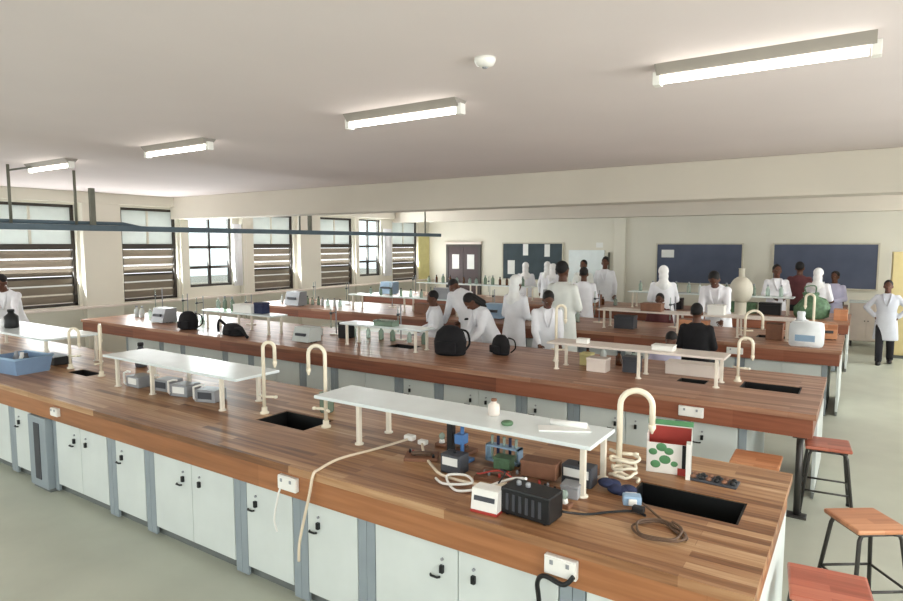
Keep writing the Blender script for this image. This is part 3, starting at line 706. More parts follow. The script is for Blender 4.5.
# near bench: left part
t = thing('basket', 'pale blue plastic basket with wire handles at the left edge of near bench', 'basket', (-7.1, 2.80, BT), .1)
b = MB(); w, d, h = .24, .18, .16
for a, c in (((-w, -d), (w, -d)), ((w, -d), (w, d)), ((w, d), (-w, d)), ((-w, d), (-w, -d))):
    b._add([(a[0] * .88, a[1] * .86, 0), (c[0] * .88, c[1] * .86, 0), (c[0], c[1], h), (a[0], a[1], h), (a[0] * .84, a[1] * .82, .004), (c[0] * .84, c[1] * .82, .004), (c[0] * .96, c[1] * .95, h), (a[0] * .96, a[1] * .95, h)],
           [(0, 1, 2, 3), (4, 7, 6, 5), (0, 4, 5, 1), (3, 2, 6, 7)])
b.box(-w * .87, w * .87, -d * .85, d * .85, 0, .006); b.build('tub', 'blue_tub', t)
r = MB().tube([(-w, -d, h), (w, -d, h), (w, d, h), (-w, d, h)], .012, 8, True); r.build('rim', 'blue_pale', t)
for k, (x, y, m) in enumerate([(-7.20, 2.8, 'grey_plastic'), (-7.07, 2.8, 'white_plastic'), (-6.98, 2.8, 'dark_grey')]):
    o = MB().lathe((0, 0, 0), [(.03, 0), (.032, .01), (.032, .13), (.018, .16), (.018, .19)], 14).build('plastic_bottle', m); o.location = (x, y, BT + .007); tag(o, ['grey', 'white', 'dark grey'][k] + ' bottle standing in the blue basket', 'bottle')
def bottle(name, label, x, y, z, h, r, m, cm, group=None, cat='bottle'):
    t = thing(name, label, cat, (x, y, z), 0, group)
    MB().lathe((0, 0, 0), [(r * .9, 0), (r, r * .2), (r, h * .62), (r * .45, h * .78), (r * .4, h * .9)], 14).build('bottle_body', m, t)
    MB().lathe((0, 0, h * .86), [(r * .5, 0), (r * .5, h * .12), (r * .42, h * .14)], 12).build('stopper', cm, t)
    return t
bottle('reagent_bottle', 'black bottle standing on the far-left shelf of the near bench', -8.3, 3.2, 1.17, .22, .075, 'black', 'black')
t = thing('instrument_case', 'flat black case lying under the far-left shelf, near bench', 'case', (-7.3, 3.2, BT)); MB().box(-.2, .2, -.09, .09, 0, .09, .01).build('body', 'black', t); MB().tube([(-.05, -.09, .06), (-.05, -.12, .06), (.05, -.12, .06), (.05, -.09, .06)], .006, 6).build('handle', 'black', t)
for k, (x, y, lab) in enumerate([(-5.45, 3.1, 'leftmost grey meter box under the left shelf, near bench'), (-5.1, 3.15, 'grey meter box second from left under the left shelf'), (-4.8, 3.12, 'grey meter box third from left under the left shelf'), (-4.45, 3.12, 'rightmost grey meter box under the left shelf, near bench')]):
    t = thing('galvanometer', lab, 'meter', (x, y, BT), .1 * k, 'grey meters under the left shelf')
    MB().box(-.1, .1, -.08, .08, 0, .1, .01).build('case', 'grey_plastic', t)
    MB().tube([(-.08, -.085, .02), (-.08, -.105, .04), (-.08, -.105, .13), (-.02, -.105, .15), (.02, -.105, .15)], .009, 6).build('handle', 'white_plastic', t)
    MB().box(-.06, .07, -.084, -.079, .03, .085).build('dial', 'dark_grey' if k % 2 else 'paper', t)
t = thing('hand_lamp', 'small bright white lamp on the near bench behind the left shelf', 'lamp', (-5.95, 3.5, BT)); MB().lathe((0, 0, 0), [(.04, 0), (.04, .015), (.012, .03), (.012, .12)], 12).build('base', 'white_plastic', t); MB().ell((0, 0, .16), .05, .05, .05).build('bulb', 'white_plastic', t)
bottle('wash_bottle', 'dark wash bottle at the back of the near bench behind the left taps', -6.3, 3.6, BT, .26, .06, 'dark_grey', 'black')
t = thing('beaker', 'glass beaker between the two middle-sink taps', 'beaker', (-3.4, 3.4, BT)); MB().lathe((0, 0, 0), [(.05, 0), (.055, .01), (.055, .14), (.06, .15)], 16).build('glass', 'green_glass', t)
b = thing('paper_stack', 'loose white papers at the right end of near bench shelf', 'paper', (-1.3, 3.12, 1.14), .3); MB().box(-.16, .12, -.05, .05, 0, .008, .002, .2).build('sheet', 'paper', b); MB().tube([(-.1, .06, .02), (.1, .03, .02)], .018, 10).build('roll', 'paper', b)
t = thing('glass_stopper', 'small olive lump resting on the near bench shelf', 'stopper', (-1.62, 3.02, 1.14)); MB().lathe((0, 0, 0), [(.03, 0), (.035, .01), (.03, .02), (.012, .024)], 12).build('body', 'green_bag', t)
bottle('reagent_bottle', 'squat pale bottle on the near bench shelf towards its middle', -1.78, 3.15, 1.14, .10, .035, 'shelf_warm', 'brown_board')

# ------------------------------------------------------------------ second bench clutter
def rucksack(x, y, rz, label, m='black_cloth', s=1.0):
    t = thing('rucksack', label, 'bag', (x, y, BT), rz)
    b = MB(); secs = []
    for z_, rx, ry in ((0.0, .15, .09), (.02, .17, .11), (.14, .18, .12), (.24, .15, .10), (.30, .08, .06), (.31, .03, .02)): secs.append(((0, 0, z_ * s), rx * s, ry * s, None))
    b.loft(secs, 16).build('sack', m, t)
    MB().box(-.11 * s, .11 * s, -.15 * s, -.10 * s, .03 * s, .15 * s, .02 * s).build('pocket', m, t)
    for q in (-1, 1): MB().tube(spline([(q * .08 * s, .08 * s, .26 * s), (q * .13 * s, .16 * s, .22 * s), (q * .15 * s, .17 * s, .1 * s), (q * .12 * s, .1 * s, .03 * s)], 6), .012 * s, 6).build('strap', m, t)
    return t
rucksack(-8.5, 5.62, .3, 'brownish-black bag slumped on the left of the second bench', 'black_cloth', .9)
t = thing('satchel', 'black satchel lying on its side with straps spread, second bench', 'bag', (-7.42, 5.62, BT), -.15)
MB().loft([((-.02, 0, 0), .24, .11, None), ((0, 0, .03), .26, .12, None), ((-.03, 0, .12), .2, .1, None), ((-.05, 0, .16), .1, .06, None)], 16).build('sack', 'black_cloth', t)
MB().tube(spline([(.1, -.05, .1), (.3, -.06, .12), (.42, -.06, .04), (.46, -.05, .012)], 6), .022, 6).build('strap', 'black_cloth', t)
MB().tube(spline([(-.12, -.05, .12), (-.24, -.08, .2), (-.34, -.06, .14), (-.36, -.05, .02)], 6), .02, 6).build('strap', 'black_cloth', t)
MB().box(-.05, .08, -.13, -.11, .03, .09, .008).build('pocket', 'black_cloth', t)
rucksack(-3.98, 6.0, .2, 'round black rucksack standing on the second bench before the crowd', 'black_cloth', 1.12)
rucksack(-3.5, 6.35, -.4, 'smaller black bag at the back of the second bench before the crowd', 'black_cloth', .75)
bx = [(-2.35, 6.0, 1.14, .12, .08, .05, 'white_plastic', 'small white box on the second bench shelf, left part'), (-1.55, 6.04, 1.14, .2, .14, .05, 'white_plastic', 'white box at the centre of the right shelf, second bench'),
      (-2.2, 6.05, BT, .2, .15, .14, 'shelf_warm', 'pale box under the right shelf of the second bench'), (-1.35, 6.4, BT, .5, .2, .12, 'shelf_warm', 'long pale tray behind the small sink, second bench'),
      (-1.9, 6.2, BT, .16, .14, .16, 'dark_grey', 'dark box under the right shelf of the second bench'), (-2.42, 6.3, BT, .12, .12, .13, 'yellow_wall', 'yellowish jar box under the second bench shelf, left end'),
      (-4.9, 5.95, 1.14, .3, .14, .07, 'green_glass', 'greenish plastic box on the middle shelf of the second bench'), (-7.6, 6.0, 1.14, .4, .2, .12, 'white_plastic', 'white box on the left shelf above the black satchel'),
      (-7.3, 6.02, 1.141, .18, .14, .16, 'navy', 'navy box on the left shelf of the second bench'), (-6.5, 6.2, BT, .3, .2, .1, 'pale_pane', 'pale box between the left and middle shelves, second bench'),
      (-5.9, 6.3, BT, .16, .16, .22, 'black', 'black upright instrument between the shelves of the second bench'),
      (-2.6, 9.4, 1.15, .3, .2, .12, 'brown_board', 'brown box on the third bench shelf'), (-2.0, 9.42, BT, .4, .2, .2, 'seat_tan', 'orange-brown box under the third bench shelf'),
      (-3.0, 9.4, BT, .3, .2, .2, 'dark_grey', 'dark box under the third bench shelf, left part'), (-1.7, 9.42, 1.15, .22, .18, .14, 'white_plastic', 'white box on the third bench shelf'),
      (-.95, 9.4, BT, .2, .2, .22, 'brown_board', 'brown box under the third bench shelf beside the bag'), (-1.38, 12.7, BT, .36, .2, .22, 'black', 'black instrument under the fourth bench shelf'), (-2.03, 12.78, BT, .84, .2, .2, 'green_bag', 'dark green case under the fourth bench shelf'),
      (-3.2, 12.8, BT, .5, .2, .22, 'black', 'long black case under the fourth bench shelf, left part'), (-.27, 12.5, BT, .2, .3, .18, 'seat_tan', 'brown box on the aisle end of the fourth bench'),
      (-6.6, 9.42, BT, .8, .2, .18, 'brown_board', 'brown box under the left shelf of the third bench'), (-6.4, 9.42, 1.15, .3, .2, .2, 'grey_plastic', 'grey box on the left shelf of the third bench')]
for x, y, z_, w, d, h, m, lab in bx:
    t = thing('storage_box', lab, 'box', (x, y, z_))
    MB().box(-w / 2, w / 2, -d / 2, d / 2, 0, h * .8, .006).build('tub', m, t); MB().box(-w / 2 - .004, w / 2 + .004, -d / 2 - .004, d / 2 + .004, h * .8, h, .005).build('lid', m, t)
# glassware in rows on the shelves and worktops
def row(x0, x1, y, z_, n, spec, label, group, seed):
    random.seed(seed); protos = {}
    for k in range(n):
        m = random.choice(spec); x = x0 + (x1 - x0) * (k + .5) / n + random.uniform(-.02, .02); yy = y + random.uniform(-.04, .04)
        if m not in protos:
            protos[m] = bottle('reagent_bottle', label, x, yy, z_, random.uniform(.15, .22), random.uniform(.03, .042), m, random.choice(['white_plastic', 'black', 'grey_plastic']), group)
        else: dup(protos[m], (x, yy, z_), 0)
row(-8.3, -6.75, 9.42, 1.15, 6, ['labglass', 'green_glass'], 'small glass reagent bottle on left shelf of the third bench', 'bottles on the left shelf of the third bench', 1)
row(-9.2, -6.4, 12.78, 1.19, 14, ['labglass', 'amber', 'green_glass'], 'small reagent bottle on left shelf of the fourth bench', 'bottles on the left shelf of the fourth bench', 2)
row(-3.9, -1.1, 12.78, 1.19, 12, ['labglass', 'green_glass', 'pale_pane'], 'small reagent bottle on right shelf of the fourth bench', 'bottles on the right shelf of the fourth bench', 3)
row(-8.4, -7.8, 6.0, 1.14, 3, ['labglass', 'green_glass'], 'small reagent bottle on left shelf of the second bench', 'bottles on the left shelf of the second bench', 4)
row(-10.8, -8.8, 6.1, BT, 12, ['labglass', 'green_glass', 'pale_pane'], 'glass bottle standing at the window end of the second bench', 'glassware at the window end of the second bench', 5)
row(-10.8, -8.9, 9.4, BT, 12, ['labglass', 'green_glass', 'pale_pane'], 'glass bottle standing at the window end of the third bench', 'glassware at the window end of the third bench', 6)
row(-6.0, -4.1, 6.45, BT, 8, ['labglass', 'green_glass', 'amber'], 'glass bottle at the back middle of the second bench', 'glassware at the back of the second bench', 8)
row(-2.55, -1.9, 6.5, BT, 4, ['labglass', 'pale_pane', 'amber'], 'glass bottle behind the right shelf of the second bench', 'glassware behind the right shelf', 10)
row(-5.4, -3.8, 9.7, BT, 7, ['labglass', 'amber', 'green_glass'], 'glass bottle on the third bench behind the students', 'glassware on the third bench behind the students', 11)
row(-6.0, -4.2, 12.8, BT, 7, ['labglass', 'amber', 'green_glass'], 'glass bottle on the fourth bench between its shelves', 'glassware between the shelves of the fourth bench', 12)
# stands, burners and instruments that crowd the farther benches
def retort(x, y, h, label, group=None, m='post', rod='grey_plastic'):
    t = thing('retort_stand', label, 'stand', (x, y, BT), random.uniform(-.5, .5), group)
    MB().box(-.07, .07, -.05, .05, 0, .014, .004).build('base', m, t); MB().tube([(0, .02, .014), (0, .02, h)], .009, 8).build('rod', rod, t)
    MB().tube([(0, .02, h * .75), (.0, -.1, h * .75)], .008, 6).lathe((0, -.1, h * .75 - .015), [(.02, 0), (.02, .03)], 10).build('clamp', 'dark_grey', t)
    MB().tube([(0, -.1, h * .25), (0, -.1, h * .98)], .007, 8).build('burette', 'labglass', t)
random.seed(77)
for x, y in ((-10.3, 6.3), (-9.7, 6.4), (-9.2, 6.35), (-8.15, 6.5), (-6.25, 6.45), (-5.15, 6.55)): retort(x, y, random.uniform(.4, .55), 'slim retort stand with a glass tube on the second bench', 'retort stands on the second bench')
for x, y in ((-10.2, 9.9), (-9.1, 9.8), (-8.0, 9.9), (-6.9, 9.85), (-5.6, 9.9), (-3.6, 9.85), (-2.4, 9.9)): retort(x, y, random.uniform(.45, .6), 'slim retort stand with a glass tube on the third bench', 'retort stands on the third bench')
for x, y in ((-9.8, 13.1), (-7.6, 13.2), (-5.3, 13.1), (-3.4, 13.2)): retort(x, y, random.uniform(.45, .6), 'slim retort stand with a glass tube on the fourth bench', 'retort stands on the fourth bench')
def instrument(x, y, w, d, h, m, label):
    t = thing('bench_instrument', label, 'instrument', (x, y, BT))
    b = MB(); b._add([(-w / 2, -d / 2, .015), (w / 2, -d / 2, .015), (w / 2, d / 2, .015), (-w / 2, d / 2, .015), (-w / 2, -d * .25, h), (w / 2, -d * .25, h), (w / 2, d / 2, h), (-w / 2, d / 2, h)], [(0, 1, 2, 3), (4, 5, 6, 7), (0, 1, 5, 4), (1, 2, 6, 5), (2, 3, 7, 6), (3, 0, 4, 7)])
    b.build('case', m, t); MB().box(-w * .3, w * .3, -d * .5, -d * .28, h * .45, h * .62, .004).build('display', 'dark_grey', t)
    for k in (-1, 1): MB().lathe((k * w * .38, -d * .1, 0), [(.015, 0), (.015, .016)], 8).build('rubber_foot', 'black', t)
    MB().box(-w * .42, w * .42, d * .1, d * .3, 0, .016).build('base_rail', 'black', t)
for a in ((-9.6, 5.9, .34, .26, .24, 'grey_plastic', 'grey bench instrument near the window end of the second bench'), (-6.1, 5.75, .3, .24, .2, 'pale_pane', 'pale green instrument left of the middle shelf, second bench'),
          (-9.9, 9.05, .4, .26, .3, 'grey_plastic', 'grey instrument at the window end of the third bench'), (-5.3, 9.4, .36, .28, .26, 'blue_pale', 'pale blue instrument on the third bench behind the students'),
          (-4.4, 9.45, .3, .26, .2, 'dark_grey', 'dark grey instrument on the third bench, left of the brown box'), (-5.6, 12.5, .4, .3, .3, 'grey_plastic', 'grey instrument on the fourth bench between its shelves'),
          (-4.7, 12.45, .34, .26, .24, 'brown_board', 'brown instrument on the fourth bench between its shelves'), (-10.2, 12.5, .42, .3, .32, 'blue_pale', 'pale blue instrument at the window end of the fourth bench'),
          (-.35, 9.85, .22, .22, .2, 'seat_tan', 'brown box instrument at the aisle end of the third bench')): instrument(*a)
# white carrier bag on the third bench
t = thing('carrier_bag', 'square white carrier bag with bluish print on the third bench', 'bag', (-.55, 9.0, BT), -.02)
b = MB(); b.loft([((0, 0, 0), .21, .12, None), ((0, 0, .02), .225, .135, None), ((0, 0, .2), .228, .125, None), ((0, 0, .305), .22, .08, None), ((-.06, 0, .325), .08, .05, None), ((-.07, 0, .36), .05, .035, None), ((-.07, 0, .43), .06, .03, None), ((-.07, 0, .44), .05, .02, None)], 4)
bmx = b.bm
for v in bmx.verts:                                       # diamond section turned into a squarish one
    if v.co.z < .31:
        x, y = v.co.x / .225, v.co.y / .135
        u_, w_ = (x - y), (x + y)
        v.co.x = u_ * .19; v.co.y = w_ * .1
bmesh.ops.bevel(bmx, geom=[e for e in bmx.edges], offset=.012, segments=2, affect='EDGES')
b.build('bag', 'carrier', t)
MB().box(-.12, .10, -.1015, -.099, .07, .15).build('print_panel', 'blue_pale', t)
t = thing('green_bag', 'crumpled green bag on the fourth bench near the aisle', 'bag', (-.72, 12.45, BT), .2)
random.seed(21); b = MB(); b.loft([((0, 0, 0), .2, .15, None), ((0, 0, .05), .27, .2, None), ((.02, 0, .2), .27, .2, None), ((.05, 0, .32), .2, .15, None), ((.0, 0, .38), .1, .08, None), ((.0, 0, .44), .13, .08, None)], 24)
for v in b.bm.verts: v.co += Vector((random.uniform(-1, 1), random.uniform(-1, 1), 0 if v.co.z < .01 else random.uniform(-1, 1))) * .022
b.build('sack', 'green_bag', t); MB().tube(spline([(-.06, 0, .40), (-.1, 0, .54), (.06, 0, .56), (.06, 0, .40)], 6), .012, 6).build('handle', 'green_bag', t)
t = thing('round_vessel', 'large beige round vessel on a stand at the fourth bench', 'vessel', (-1.82, 12.3, BT)); MB().ell((0, 0, .46), .2, .2, .25).lathe((0, 0, .7), [(.05, 0), (.05, .14), (.06, .15)], 14).build('bulb', 'beige', t); MB().lathe((0, 0, 0), [(.14, 0), (.14, .02), (.1, .05), (.1, .24)], 16).build('stand', 'beige', t)
# demonstration desk and pale cabinet by the far wall
t = thing('demonstration_desk', 'brown demonstration desk in front of the right chalkboard', 'desk', (-.92, 15.7, 0))
MB().box(-.7, .7, -.35, .35, .78, .83, .006).build('desk_top', 'worktop2', t); MB().box(-.66, .66, -.3, -.28, .3, .78).build('modesty_panel', 'apron2', t)
for s in (-1, 1):
    for q in (-1, 1): MB().box(s * .64 - .03, s * .64 + .03, q * .3 - .03, q * .3 + .03, 0, .78, .004).build('leg', 'apron2', t)
t = MB().box(-.2, .2, -.13, .13, 0, .14, .015).build('black_case', 'black'); t.location = (-.5, 15.7, .83); tag(t, 'black case lying on the demonstration desk', 'case')
t = thing('side_cabinet', 'pale pink low cabinet at the end of the aisle', 'cabinet', (.12, 15.75, 0))
MB().box(-.3, .3, -.25, .25, .12, .92, .01).build('carcass', 'shelf_warm', t); MB().box(-.32, .32, -.27, .27, .92, .95, .004).build('top_board', 'shelf', t)
for s in (-1, 1):
    d = MB().box(s * .145 - .14, s * .145 + .14, -.268, -.25, .14, .9, .003).build('door', 'shelf_warm', t); kb = MB().lathe((0, 0, 0), [(.012, 0), (.012, .02)], 10).build('knob', 'steel', d); kb.location = (s * .03, -.268, .55); kb.rotation_euler = (PI / 2, 0, 0)
    for q in (-1, 1): MB().box(s * .26 - .02, s * .26 + .02, q * .2 - .02, q * .2 + .02, 0, .12).build('leg', 'steel', t)
t = thing('tall_cupboard', 'tall yellow cupboard at the right edge beyond the man', 'cupboard', (.85, 14.6, 0))
MB().box(-.38, .38, -.3, .3, .06, 2.0, .008).build('carcass', 'yellow', t); MB().box(-.36, .36, -.28, .28, 0, .06).build('plinth', 'plinth', t)
for s in (-1, 1):
    d = MB().box(s * .187 - .182, s * .187 + .182, -.32, -.3, .09, 1.97, .004).build('door', 'yellow', t); MB().box(s * .03 - .006, s * .03 + .006, -.345, -.32, .95, 1.1, .003).build('handle', 'steel', d)

# ------------------------------------------------------------------ people
DG = None
def remeshed(mb, name, m, parent, voxel, smooth=2, scale=1.0, extra=None):
    """one continuous skin grown over the overlapping shapes"""
    me = bpy.data.meshes.new('tmp'); bmesh.ops.recalc_face_normals(mb.bm, faces=mb.bm.faces[:]); mb.bm.to_mesh(me); mb.bm.free()
    o = bpy.data.objects.new('tmp', me); COL.objects.link(o)
    r = o.modifiers.new('r', 'REMESH'); r.mode = 'VOXEL'; r.voxel_size = voxel; r.use_smooth_shade = True
    s = o.modifiers.new('s', 'SMOOTH'); s.factor = .5; s.iterations = smooth
    dg = bpy.context.evaluated_depsgraph_get()
    out = bpy.data.meshes.new_from_object(o.evaluated_get(dg)); out.name = name
    bpy.data.objects.remove(o); bpy.data.meshes.remove(me)
    out.materials.clear(); out.materials.append(M[m])
    if extra:
        b = bmesh.new(); b.from_mesh(out)
        for k, (mm, sub) in enumerate(extra):
            out.materials.append(M[mm]); sub.bm.verts.index_update()
            vs = [b.verts.new(v.co) for v in sub.bm.verts]
            for f in sub.bm.faces:
                q = b.faces.new([vs[v.index] for v in f.verts]); q.material_index = k + 1; q.smooth = True
            sub.bm.free()
        b.to_mesh(out); b.free()
    for v in out.vertices: v.co *= scale
    for p in out.polygons: p.use_smooth = True
    ob = bpy.data.objects.new(name, out); COL.objects.link(ob); ob.parent = parent
    return ob

def person(x, y, face, Ht, label, pose='stand', lean=0, arms='down', coat='coat', trouser='trouser', hair='short', turn=0, nod=0, group=None, seat=.56, long=True, twist=0, base=0.0):
    """figure facing local -Y, built at 1.70 m and scaled; pose: stand / sit / walk"""
    k = Ht / 1.70
    t = thing('person', label, 'person', (x, y, base), face, group)
    sit = pose == 'sit'
    PZ = seat / k + .10 if sit else .90
    P = Vector((0, 0, PZ)); th = math.radians(lean)
    R = Matrix.Rotation(math.radians(twist), 3, 'Z') @ Matrix.Rotation(th, 3, 'X')
    # positive rotation about X carries +Z towards -Y
    def U(px, py, pz): return P + R @ Vector((px, py, pz - .90))
    RH = R @ Matrix.Rotation(math.radians(turn), 3, 'Z') @ Matrix.Rotation(math.radians(nod), 3, 'X')
    N = U(0, .01, 1.44)
    def H(px, py, pz): return N + RH @ Vector((px, py, pz))       # head frame, origin at the neck base
    # legs
    hips = [Vector((s * .09, 0, PZ - .02)) for s in (-1, 1)]
    if sit:
        knees = [Vector((s * .12, -.42, PZ - .02)) for s in (-1, 1)]; ank = [Vector((s * .12, -.36, max(.085, PZ - .46))) for s in (-1, 1)]
    elif pose == 'walk':
        knees = [Vector((-.09, -.10, .49)), Vector((.09, -.02, .48))]; ank = [Vector((-.09, -.14, .085)), Vector((.09, .16, .10))]
    else:
        off = .05 * math.sin(th)
        for h in hips: h.y += off
        knees = [Vector((s * .095, .0 + off, .49)) for s in (-1, 1)]; ank = [Vector((s * .10, .02 + off, .085)) for s in (-1, 1)]
    # arms
    sh = [U(s * .165, .005, 1.37) for s in (-1, 1)]
    if arms == 'down':
        el = [U(s * .235, .03, 1.11) for s in (-1, 1)]; wr = [U(s * .245, -.05, .87) for s in (-1, 1)]
    elif arms == 'front':
        el = [U(s * .23, -.02, 1.12) for s in (-1, 1)]; wr = [U(s * .10, -.24, 1.08) for s in (-1, 1)]
    elif arms == 'hang':                                    # straight down whatever the lean
        el = [a + Vector((a.x * .12, -.08, -.27)) for a in sh]; wr = [e + Vector((-e.x * .2, -.16, -.16)) for e in el]
    elif arms == 'reach':
        el = [sh[0] + Vector((-.04, -.12, -.25)), sh[1] + Vector((.10, -.22, -.12))]; wr = [el[0] + Vector((.05, -.2, -.1)), el[1] + Vector((.12, -.17, -.14))]
    elif arms == 'hips':
        el = [U(s * .36, .06, 1.15) for s in (-1, 1)]; wr = [U(s * .19, -.02, .97) for s in (-1, 1)]
    else:                                                   # 'head' : one hand raised to the face
        el = [U(-.235, .02, 1.11), U(.26, -.1, 1.2)]; wr = [U(-.2, -.14, .95), U(.13, -.2, 1.42)]
    # --- body: one continuous surface
    b = MB()
    b.loft([(U(0, 0, .80), .13, .10, R), (U(0, 0, .88), .165, .115, R), (U(0, 0, .98), .145, .10, R), (U(0, 0, 1.08), .135, .095, R), (U(0, -.005, 1.22), .165, .115, R), (U(0, 0, 1.34), .175, .105, R), (U(0, .005, 1.41), .12, .08, R), (U(0, .01, 1.44), .06, .06, R)], 20)
    b.cap(U(0, .012, 1.40), .062, H(0, -.005, .09), .054)
    b.ell(H(0, .0, .175), .075, .095, .10, RH); b.ell(H(0, -.03, .115), .056, .062, .068, RH); b.cap(H(0, -.05, .072), .03, H(0, -.072, .068), .022)
    b.cap(H(0, -.088, .165), .010, H(0, -.108, .128), .016)                       # nose
    for s in (-1, 1):
        b.ell(H(s * .078, .005, .145), .012, .022, .034, RH)                    # ears
        b.ell(H(s * .032, -.082, .183), .022, .016, .010, RH)                   # brow
    for i in (0, 1):
        b.cap(hips[i], .088, knees[i], .058); b.cap(knees[i], .056, (knees[i] + ank[i]) / 2 + Vector((0, .012, .02)), .054); b.cap((knees[i] + ank[i]) / 2, .050, ank[i], .036)
        b.cap(ank[i] + Vector((0, .02, -.045)), .036, ank[i] + Vector((0, -.13, -.055)), .028)
        b.ell(sh[i], .062, .062, .062); b.cap(sh[i], .052, el[i], .041); b.cap(el[i], .041, wr[i], .027)
    ex = MB()
    for i in (0, 1):                                                              # hands: palm, four unequal bent fingers, thumb at the side
        d = (wr[i] - el[i]).normalized(); sd = d.cross(Vector((0, 1, .2))); sd.normalize(); nm = d.cross(sd)
        if nm.y > 0: nm = -nm
        pc = wr[i] + d * .055; b.cap(wr[i], .026, pc, .03); b.cap(pc - sd * .02, .022, pc + sd * .02, .022)
        for j, ln in enumerate((.062, .074, .07, .054)):
            q = pc + d * .018 + sd * (.030 - .02 * j); q1 = q + d * ln * .55 + nm * .008; q2 = q1 + d * ln * .35 + nm * .022
            ex.tube([q, q + d * .01, q1, q2], [.009, .0092, .0085, .006], 6)
        iw = 1 if (i == 0) else -1
        q = pc - d * .02 + sd * .028 * iw; ex.tube([q, q + d * .03 + sd * .022 * iw + nm * .012, q + d * .055 + sd * .024 * iw + nm * .022], [.011, .0105, .007], 6)
    ey = MB(); pu = MB(); lp = MB()
    for s in (-1, 1):
        ey.ell(H(s * .031, -.086, .165), .012, .009, .005, RH, 8, 6); pu.ell(H(s * .031, -.0945, .165), .0055, .004, .006, RH, 8, 6)
    lp.ell(H(0, -.0925, .097), .024, .009, .006, RH, 8, 6); lp.ell(H(0, -.0905, .088), .02, .008, .006, RH, 8, 6)
    remeshed(b, 'body', 'skin', t, .013, 2, k, [('skin', ex), ('eyewhite', ey), ('pupil', pu), ('lips', lp)])
    # --- trousers
    b = MB(); b.loft([(U(0, 0, .84), .165, .125, R), (U(0, 0, .93), .165, .125, R), (U(0, 0, 1.02), .15, .115, R)], 18)
    for i in (0, 1):
        b.cap(hips[i], .105, knees[i], .078); a_ = ank[i] + Vector((0, 0, .0)); b.cap(knees[i], .076, a_, .066)
    b.ell(P + Vector((0, 0.01, -.03)), .17, .13, .12)
    remeshed(b, 'trousers', trouser, t, .02, 2, k)
    for i in (0, 1):
        b = MB(); a = ank[i]; z0 = a.z - .085
        b.loft([((a.x, a.y - .04, z0), .045, .125, None), ((a.x, a.y - .045, z0 + .015), .05, .135, None), ((a.x, a.y - .035, z0 + .05), .046, .12, None), ((a.x, a.y + .0, z0 + .085), .042, .065, None)], 16)
        for v in b.bm.verts: v.co *= k
        b.build('shoe', 'shoe', t)
    # --- coat or top
    b = MB()
    b.loft([(U(0, 0, .86), .19, .14, R), (U(0, 0, .95), .185, .14, R), (U(0, 0, 1.08), .168, .128, R), (U(0, -.005, 1.22), .19, .138, R), (U(0, 0, 1.33), .20, .125, R), (U(0, .005, 1.40), .165, .10, R), (U(0, .008, 1.435), .10, .085, R), (U(0, .012, 1.455), .075, .075, R)], 22)
    for i in (0, 1):
        b.ell(sh[i], .066, .068, .064); b.cap(sh[i], .062, el[i], .055); b.cap(el[i], .054, wr[i] - (wr[i] - el[i]).normalized() * .02, .044)
    if long:
        if sit:
            for i in (0, 1): b.cap(hips[i], .115, knees[i] + Vector((0, .08, 0)), .095)
            b.loft([(P + Vector((0, -.05, -.09)), .2, .15, None), (P + Vector((0, -.02, .03)), .2, .15, None)], 18)
            b.loft([(P + Vector((0, .10, -.32)), .19, .03, None), (P + Vector((0, .09, .0)), .19, .05, None)], 18)
        else:
            dy = hips[0].y
            b.loft([(Vector((0, dy + .02, .50)), .225, .175, None), (Vector((0, dy + .01, .70)), .21, .16, None), (Vector((0, dy, .90)), .19, .145, None), (U(0, 0, .98), .18, .135, R)], 22)
    remeshed(b, 'lab_coat' if coat.startswith('coat') and coat in ('coat', 'coat_cream', 'coat_grey') else 'shirt', coat, t, .018, 2, k)
    if long and coat in ('coat', 'coat_cream', 'coat_grey'):                                  # lapels and a back belt
        b = MB()
        for s in (-1, 1): b.tube([U(s * .07, -.07, 1.45), U(s * .055, -.135, 1.33), U(s * .01, -.155, 1.2)], [.012, .022, .008], 6)
        for v in b.bm.verts: v.co *= k
        b.build('collar', coat, t)
    # --- hair or headscarf
    b = MB()
    if hair == 'scarf':
        b.ell(H(0, .016, .19), .092, .105, .108, RH); b.ell(H(0, .04, .09), .086, .078, .10, RH); b.cap(H(0, .03, .02), .085, U(0, .05, 1.36), .12); b.cap(U(-.08, .04, 1.36), .075, U(.08, .04, 1.36), .075)
        remeshed(b, 'headscarf', 'scarf', t, .016, 1, k)
    else:
        b.ell(H(0, .018, .196), .083, .098, .096, RH)
        if hair == 'puff': b.ell(H(0, .07, .25), .07, .07, .06, RH)
        if hair == 'big': b.ell(H(0, .04, .21), .115, .115, .115, RH)
        if hair == 'long': b.cap(H(0, .07, .17), .06, H(0, .09, -.02), .05); b.cap(H(.05, .05, .15), .045, H(.07, .05, -.05), .03); b.cap(H(-.05, .05, .15), .045, H(-.07, .05, -.05), .03)
        remeshed(b, 'hair', 'hair', t, .012, 1, k)
    return t
D = math.radians
